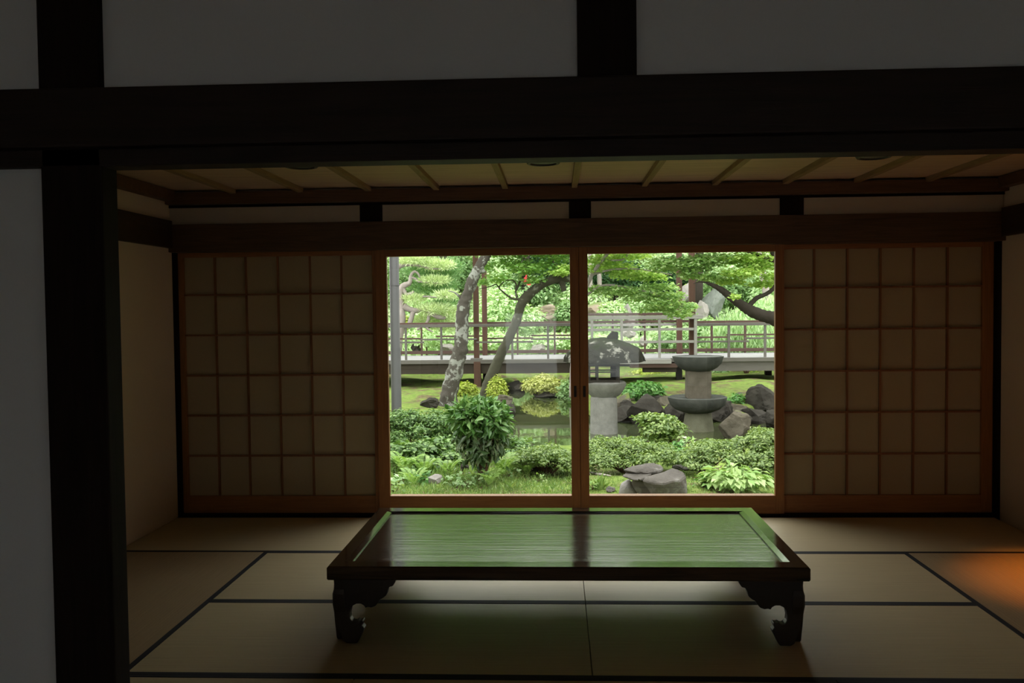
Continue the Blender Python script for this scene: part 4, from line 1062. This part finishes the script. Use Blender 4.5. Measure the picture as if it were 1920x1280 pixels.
# grass
def blades(name, label, cat, pts, n_each, L, spread, mat='grass', kind=None, origin=None):
    P = []; 
    for p in pts:
        q = np.repeat(np.array(p)[None, :], n_each, 0); q[:, :2] += rng.normal(size=(n_each, 2))*spread; P.append(q)
    P = np.concatenate(P); P[:, 2] = height(P[:, 0], P[:, 1])-.01
    n = len(P)
    T = rng.normal(size=(n, 3))*.55; T[:, 2] = 1.0
    N = unit(n); ls = L*(.5+.9*rng.random(n))
    o0 = np.array(origin) if origin is not None else np.zeros(3)
    o = leaf_mesh(name, M[mat], P-o0, T, N, ls, ls*.10+.004, None, .1, .25)
    o.location = tuple(o0)
    return tag(o, label, cat, None, kind)
pts = [hit(rng.uniform(728, 1075), rng.uniform(872, 935)) for _ in range(900)]
blades('grass', 'short wild grass covering the ground before the pond', 'grass', pts, 7, .05, .10, kind='stuff')
pts = [hit(rng.uniform(1098, 1460), rng.uniform(885, 935)) for _ in range(360)]
blades('moss_turf', 'thin mossy turf around the big boulder and hosta', 'grass', pts, 6, .035, .10, kind='stuff')
pts = [hit(rng.uniform(735, 850), rng.uniform(868, 905)) for _ in range(120)]
blades('tall_grass', 'taller pale grass under the azaleas by the left stile', 'grass', pts, 6, .11, .06, kind='stuff')
for l, u, v, n, L in (('bright grass tuft left of the wedge stone', 1124, 915, 26, .14), ('grass tuft at the right end of the low azalea', 1068, 893, 16, .10), ('grass tuft in the middle of the lawn before the pond', 960, 918, 20, .12)):
    p = hit(u, v); blades('grass_tuft', l, 'grass', [p], n, L, .03, origin=p)
# small ground plants
def ground_plant(label, u, v, n, L, rp, mat='broadleaf'):
    b = hit(u, v); s = 1/ppm(b[1])
    t = thing('ground_plant', label, 'plant', b)
    foliage('leaves', M[mat], t, [(0, 0, rp*s*.55, rp*s, rp*s, rp*s*.6)], n, L, ratio=.55, up=.8, out=.5, rnd=.5, shell=.4, droop=.1, outT=.4)
    stems(t, (0, 0, -.02), [(random.uniform(-1, 1)*rp*s*.6, random.uniform(-1, 1)*rp*s*.6, rp*s*.6) for _ in range(5)], .004)
ground_plant('dark leafy weed left of the grey stone', 800, 906, 60, .07, 18, 'broadleaf')
ground_plant('round-leaved weed at the left door stile', 750, 908, 46, .075, 16, 'weeping')
ground_plant('leafy weed right of the grey stone', 870, 912, 60, .06, 20, 'bush_mid')
ground_plant('leafy weed in front of the tall ferns', 900, 905, 50, .06, 18, 'bush_mid')
ground_plant('broad-leaved plant left of the hosta clump', 1322, 913, 40, .08, 18, 'broadleaf')
ground_plant('leafy plant left of the glossy shrub', 850, 868, 90, .075, 26, 'broadleaf')
fern('fern at the left door rail in front of the grey stone', 775, 912, 8, 30)
fern('fern low in front of the glossy shrub, right of the leafy weed', 918, 912, 8, 26)
fern('fern between the low azalea and the glossy shrub', 962, 882, 8, 30)
for l, u, v, n_, L_, rp, mt in (('small pale weed in the corner of the left glass door', 740, 922, 40, .05, 16, 'grass'), ('weed tuft left of the dark leafy weed', 776, 896, 60, .06, 20, 'bush_mid'),
                       ('dark weed behind the tan stone', 858, 872, 70, .06, 22, 'azalea_dark'), ('pale weed before the tan stone', 846, 908, 50, .05, 18, 'bush_mid'),
                       ('dark weed right of the tall ferns', 958, 896, 50, .05, 18, 'azalea_dark'), ('weed in the open lawn below the brown log', 1010, 905, 40, .04, 14, 'grass'),
                       ('leafy weed at the foot of the dark azalea mound', 838, 884, 80, .06, 26, 'azalea_dark'), ('leafy weed under the feathery fern', 748, 884, 60, .06, 20, 'azalea_dark'),
                       ('small weed between boulder and hosta clump', 1302, 900, 30, .04, 10, 'azalea'), ('small weed left of the wedge stone', 1110, 918, 40, .05, 14, 'grass')):
    ground_plant(l, u, v, n_, L_, rp, mt)
ground_plant('arching leaf plant at the water beside the basin pedestal', 1292, 835, 18, .10, 12, 'weeping')
# sticks
def stick(name, label, cat, pts, r, mat, dz=.012):
    P = [hit(*p) for p in pts]; P = [(p[0], p[1], float(height(p[0], p[1]))+dz) for p in P]
    tag(MB().tube(P, r, 8, 4, .2, 3).build(name, mat, None, True), label, cat)
stick('driftwood', 'white bleached stick lying in the moss by the middle stiles', 'stick', [(1098, 892), (1108, 889), (1118, 890), (1132, 892), (1146, 894)], [.018, .018, .016, .012, .005], M['drift'])
stick('fallen_log', 'thin brown log lying in front of the low azalea', 'log', [(984, 890), (996, 886), (1012, 883), (1030, 881), (1044, 879)], [.012, .028, .030, .028, .012], M['bark_dark'], .02)
# ------------------------------------------------------------------ planting by the pond and beyond the bridge
BU = dict(ratio=.6, up=.8, out=.6, rnd=.6, shell=.6, fold=.2)
def far_shrub(label, u, v, ru, rv, Y, mat, n, L, name='shrub', extra=(), cat='shrub', **kw):
    k = dict(BU); k.update(kw)
    c = at_y(u, v, Y); b = np.array([c[0], Y, float(height(c[0], Y))])
    t = thing(name, label, cat, b)
    bl = [px_blob(u, v, Y, ru, rv)] + [px_blob(a, b_, Y+dy, r1, r2) for a, b_, r1, r2, dy in extra]
    lb = loc(bl, b)
    foliage('foliage', M[mat], t, lb, n, L, **k)
    stems(t, (0, 0, -.05), [(q[0], q[1], q[2]) for q in lb], .03)
far_shrub('yellow mossy cushion right of the bent maple foot', 932, 733, 18, 26, 13.4, 'bush_yellow', 2200, .07, ratio=.5)
far_shrub('yellow shrub seen between the lichen-blotched trunk and the bridge pile', 872, 732, 22, 15, 15.2, 'bush_yellow', 1500, .08)
far_shrub('pale yellow bush on the islet at the far pond edge', 1017, 722, 36, 16, 16.7, 'bush_pale_yellow', 3600, .07, extra=((1022, 712, 20, 11, .2),))
far_shrub('green shrub against the middle stile at the pond edge', 1064, 742, 18, 28, 16.2, 'bush_mid', 1500, .09, extra=((1062, 772, 12, 18, -.6),))
far_shrub('deep green broad-leaved shrub behind the lantern platform', 1208, 727, 36, 12, 13.6, 'broadleaf', 1300, .09, extra=((1190, 735, 26, 10, -.2), (1225, 735, 22, 9, -.1)))
far_shrub('little leafy plant on the bank left of the dark jagged rock', 1384, 752, 18, 14, 12.8, 'broadleaf', 420, .07)
far_shrub('yellow-green plants under the landing of the bridge', 1225, 703, 46, 12, 21.0, 'bush_yellow', 1600, .10)
far_shrub('mixed yellow-green shrub under the right span of the bridge', 1420, 702, 40, 11, 21.5, 'bush_yellow', 1500, .10)
far_shrub('green shrub under the right span beside the stone post', 1350, 705, 26, 11, 21.5, 'bush_mid', 1100, .10)
far_shrub('light green shrub row under the left span behind the drainpipe', 790, 715, 46, 14, 22.3, 'bush_pale', 2600, .10, extra=((760, 712, 24, 12, .3), (830, 725, 26, 12, -.2)))
far_shrub('pale shrub under the left span behind the two trunks', 960, 700, 40, 12, 23.0, 'bush_pale', 1300, .11)
far_shrub('yellow bush peeping over the handrail beside the drainpipe', 752, 604, 17, 13, 23.0, 'bush_yellow', 900, .11)
far_shrub('yellow-green bush behind the railing under the pine', 800, 632, 56, 18, 23.0, 'bush_pale', 2600, .11, extra=((850, 640, 40, 16, .3),))
far_shrub('yellow bush behind the right railing at the door stile', 1446, 642, 26, 12, 22.0, 'bush_yellow', 900, .10)
far_shrub('big light green bush framed between bridge post and bent maple', 945, 575, 44, 36, 24.5, 'bush_pale', 5200, .12, extra=((920, 600, 36, 26, -.3), (985, 600, 36, 26, .2)))
far_shrub('yellow-green bush behind the railing left of the bent maple', 935, 640, 48, 18, 22.8, 'bush_pale', 1700, .11)
far_shrub('light bush behind the railing right of the bent maple', 1040, 640, 50, 16, 23.0, 'bush_pale', 2200, .11)
far_shrub('round bush on the slope at the middle stiles above the rail', 1062, 590, 22, 24, 25.0, 'bush_mid', 1500, .11)
far_shrub('pale green mound between the two hillside rocks', 1148, 588, 26, 22, 24.6, 'bush_pale', 1900, .11)
far_shrub('green low bush below the tan boulder', 1110, 602, 24, 10, 24.0, 'bush_mid', 900, .11)
far_shrub('light plants behind the landing railing', 1130, 645, 56, 18, 22.6, 'bush_pale', 2400, .11)
far_shrub('green plants seen between landing balusters and bridge posts', 1262, 640, 40, 20, 22.8, 'bush_mid', 1900, .11)
far_shrub('bluish green bush below the large green-grey boulder', 1325, 622, 26, 26, 23.4, 'weeping', 1800, .11)
WP = dict(ratio=.22, up=.3, out=.5, rnd=.5, shell=.3, droop=1.6, fold=.15)
far_shrub('weeping maple with feathery leaves above the right railing', 1400, 610, 56, 42, 20.6, 'weeping', 9000, .14, 'weeping_maple', ((1360, 628, 40, 30, .1), (1440, 580, 36, 30, .3), (1400, 640, 60, 24, .2)), 'tree', **WP)
far_shrub('deep green bush behind the right railing under the weeping maple', 1405, 650, 40, 20, 22.0, 'bush_mid', 2200, .10)
# the wooded slope further up
def slope_tree(label, u, v, ru, rv, Y, mat, n, L, trunk_r=.12, name='slope_tree', extra=()):
    c = at_y(u, v, Y); b = np.array([c[0], Y, float(height(c[0], Y))])
    t = thing(name, label, 'tree', b)
    bl = [px_blob(u, v, Y, ru, rv)] + [px_blob(a, b_, Y+dy, r1, r2) for a, b_, r1, r2, dy in extra]
    lb = loc(bl, b)
    foliage('foliage', M[mat], t, lb, n, L, **dict(BU, shell=.45))
    MB().tube([(0, 0, -.1), (.1, 0, lb[0][2]*.5), (lb[0][0], lb[0][1], lb[0][2])], [trunk_r, trunk_r*.8, trunk_r*.4], 8, 4, .15).build('trunk', M['bark_dark'], t, True)
slope_tree('dark evergreen at the top between the two leaning trees', 1020, 505, 60, 44, 29, 'bush_deep', 5200, .14)
slope_tree('mid green tree on the slope behind the bent maple', 985, 545, 60, 32, 28, 'bush_mid', 4200, .14)
slope_tree('dark evergreen behind the two bridge posts on the landing side', 1270, 520, 56, 40, 30, 'bush_deep', 4600, .14)
slope_tree('dark evergreen behind the pale maple spray', 1150, 515, 60, 36, 30, 'bush_deep', 4200, .14)
slope_tree('light tree on the slope over the large green-grey boulder', 1370, 540, 60, 34, 28, 'bush_mid', 4200, .14)
slope_tree('pale tree on the slope against the right stile', 1450, 560, 46, 46, 27, 'bush_pale', 4000, .14)
slope_tree('dark green tree on the slope behind the old pine', 860, 510, 46, 40, 29, 'bush_mid', 3600, .14)
slope_tree('green tree on the slope behind the drainpipe', 760, 520, 60, 50, 29, 'bush_mid', 4200, .14)
slope_tree('pale green tree on the slope under the pine', 800, 585, 60, 30, 26, 'bush_pale', 4200, .13)
slope_tree('pale bush on the slope behind the tan boulder', 1090, 560, 50, 26, 28, 'bush_pale', 2600, .13)
slope_tree('pale bush on the slope above the upright streaked rock', 1200, 575, 50, 26, 28, 'bush_pale', 2600, .13)
MB_trunks = [('thin pale trunk on the slope right of the middle stiles', 1106, 600, 1106, 470, 3.5, 27.5), ('grey trunk on the slope right of the thin pale trunk', 1124, 590, 1122, 480, 4.5, 27.8),
             ('slanting pale trunk behind the dark maple limb', 1462, 600, 1428, 505, 7, 21.5)]
for l, u0, v0, u1, v1, r, Y in MB_trunks:
    a = at_y(u0, v0, Y); c = at_y(u1, v1, Y); a = np.array([a[0], Y, float(height(a[0], Y))-.1])
    t = thing('bare_trunk', l, 'tree', a); s = r/ppm(Y)
    MB().tube([(0, 0, 0), tuple((c-a)*.5+np.array([.03, 0, 0])), tuple(c-a), tuple((c-a)*1.5)], [s*1.1, s, s*.9, s*.6], 10, 5, .15).build('trunk', M['bark_pale'], t, True)
rc = at_y(985, 517, 21.5)
tag(MB().box(rc[0]-.05, rc[0]+.05, 21.48, 21.52, rc[2]-.2, rc[2]+.16).box(rc[0]+.05, rc[0]+.16, 21.48, 21.52, rc[2]-.28, rc[2]-.14).build('red_cloth', M['red']), 'small red strip showing through the dark leaves', 'cloth')
# continuous cover of the slope, and tall trees above the picture that close off the horizon
n = 90000
X = rng.uniform(-13, 13, n); Y = rng.uniform(23.5, 40, n)
P = np.stack([X, Y, height(X, Y)+rng.random(n)**2*.55+.25*np.sin(X*2.1)*np.cos(Y*1.7)], -1)
N = unit(n)*.6; N[:, 2] += .6; N[:, 1] -= .7
o = leaf_mesh('undergrowth', M['bush_pale'], P, np.cross(N, unit(n)), N, .17*(.6+.8*rng.random(n)), .10, None)
tag(o, 'uncountable low greenery covering the hillside', 'undergrowth', kind='stuff')
for l, x, y, zc, r, rz, mt in (('tall tree on the hilltop towards the drainpipe side', -9, 37, 9.2, 3.6, 4.6, 'bush_mid'), ('tall tree on the hilltop behind the pine', -4.6, 39, 10, 3.6, 4.8, 'bush_deep'),
                           ('tall tree on the hilltop behind the bent maple', -.6, 38, 9.4, 3.4, 4.2, 'bush_mid'), ('tall tree on the hilltop behind the lantern', 3.2, 39, 10.2, 3.5, 4.8, 'bush_deep'),
                           ('tall tree on the hilltop behind the basin', 7.0, 38, 9.8, 3.5, 4.6, 'bush_mid'), ('tall tree on the hilltop past the right stile', 11, 37, 9.6, 3.6, 4.8, 'bush_pale')):
    b = np.array([x, y, float(height(x, y))]); t = thing('hilltop_tree', l, 'tree', b)
    foliage('foliage', M[mt], t, [(0, 0, zc-b[2], r, r*.8, rz), (r*.5, -.5, zc-b[2]-2, r*.8, r*.7, rz*.7), (-r*.5, -.4, zc-b[2]-2.2, r*.8, r*.7, rz*.7)], 11000, .30, **dict(BU, shell=.4))
    MB().tube([(0, 0, -.1), (.1, 0, (zc-b[2])*.5), (0, 0, zc-b[2])], [.3, .24, .1], 10, 4, .15).build('trunk', M['bark_dark'], t, True)

for l, x, y, zc, r, rz, mt in (('tall canopy tree behind the bridge towards the drainpipe side', -8.2, 25.5, 7.2, 2.6, 2.9, 'bush_mid'), ('tall canopy tree behind the bridge over the lichen-blotched tree', -4.2, 26.5, 7.5, 2.6, 3.0, 'maple_deep'),
                           ('tall canopy tree behind the bridge over the bent maple', -1.3, 27.2, 7.6, 3.1, 3.0, 'bush_mid'), ('tall canopy tree behind the bridge over the landing', 4.75, 26.5, 7.5, 3.1, 3.0, 'maple_deep'),
                           ('tall canopy tree behind the bridge over the dark limb', 8.0, 25.6, 7.3, 2.6, 2.9, 'bush_mid'), ('tall canopy tree behind the bridge past the right stile', 11.4, 25.0, 7.1, 2.6, 2.9, 'maple_deep')):
    b = np.array([x, y, float(height(x, y))]); t = thing('canopy_tree', l, 'tree', b)
    foliage('foliage', M[mt], t, [(0, 0, zc-b[2], r, r*.6, rz), (r*.6, -.2, zc-b[2]-.9, r*.7, r*.5, rz*.6), (-r*.6, .2, zc-b[2]-.7, r*.7, r*.5, rz*.65)], 11000, .24, **dict(BU, shell=.35))
    MB().tube([(0, 0, -.1), (.1, 0, (zc-b[2])*.5), (0, 0, zc-b[2])], [.16, .13, .06], 10, 4, .15).build('trunk', M['bark_dark'], t, True)

# ================================================================== LIGHT
w = bpy.data.worlds.new('sky'); scene.world = w; w.use_nodes = True
nt = w.node_tree; nt.nodes.clear()
bg = nt.nodes.new('ShaderNodeBackground'); wo = nt.nodes.new('ShaderNodeOutputWorld')
bg.inputs['Color'].default_value = (1.0, .985, .94, 1); bg.inputs['Strength'].default_value = 1.0
nt.links.new(bg.outputs['Background'], wo.inputs['Surface'])
# warm ceiling lamp outside the frame
ld = bpy.data.lights.new('downlight_lamp', 'SPOT'); ld.energy = 38; ld.color = (1.0, .31, .03); ld.spot_size = math.radians(40); ld.spot_blend = 1.0; ld.shadow_soft_size = .05
lo = bpy.data.objects.new('downlight_lamp', ld); COL.objects.link(lo); lo.location = (2.58, -1.50, ZC-.03)

scene.view_settings.view_transform = 'Standard'
scene.view_settings.look = 'None'
scene.view_settings.exposure = 2.5
scene.view_settings.gamma = 1.0
scene.view_settings.use_curve_mapping = False
scene.cycles.use_denoising = True
scene.cycles.max_bounces = 10
scene.cycles.diffuse_bounces = 6
scene.cycles.transparent_max_bounces = 16
scene.cycles.caustics_reflective = False
scene.cycles.caustics_refractive = False
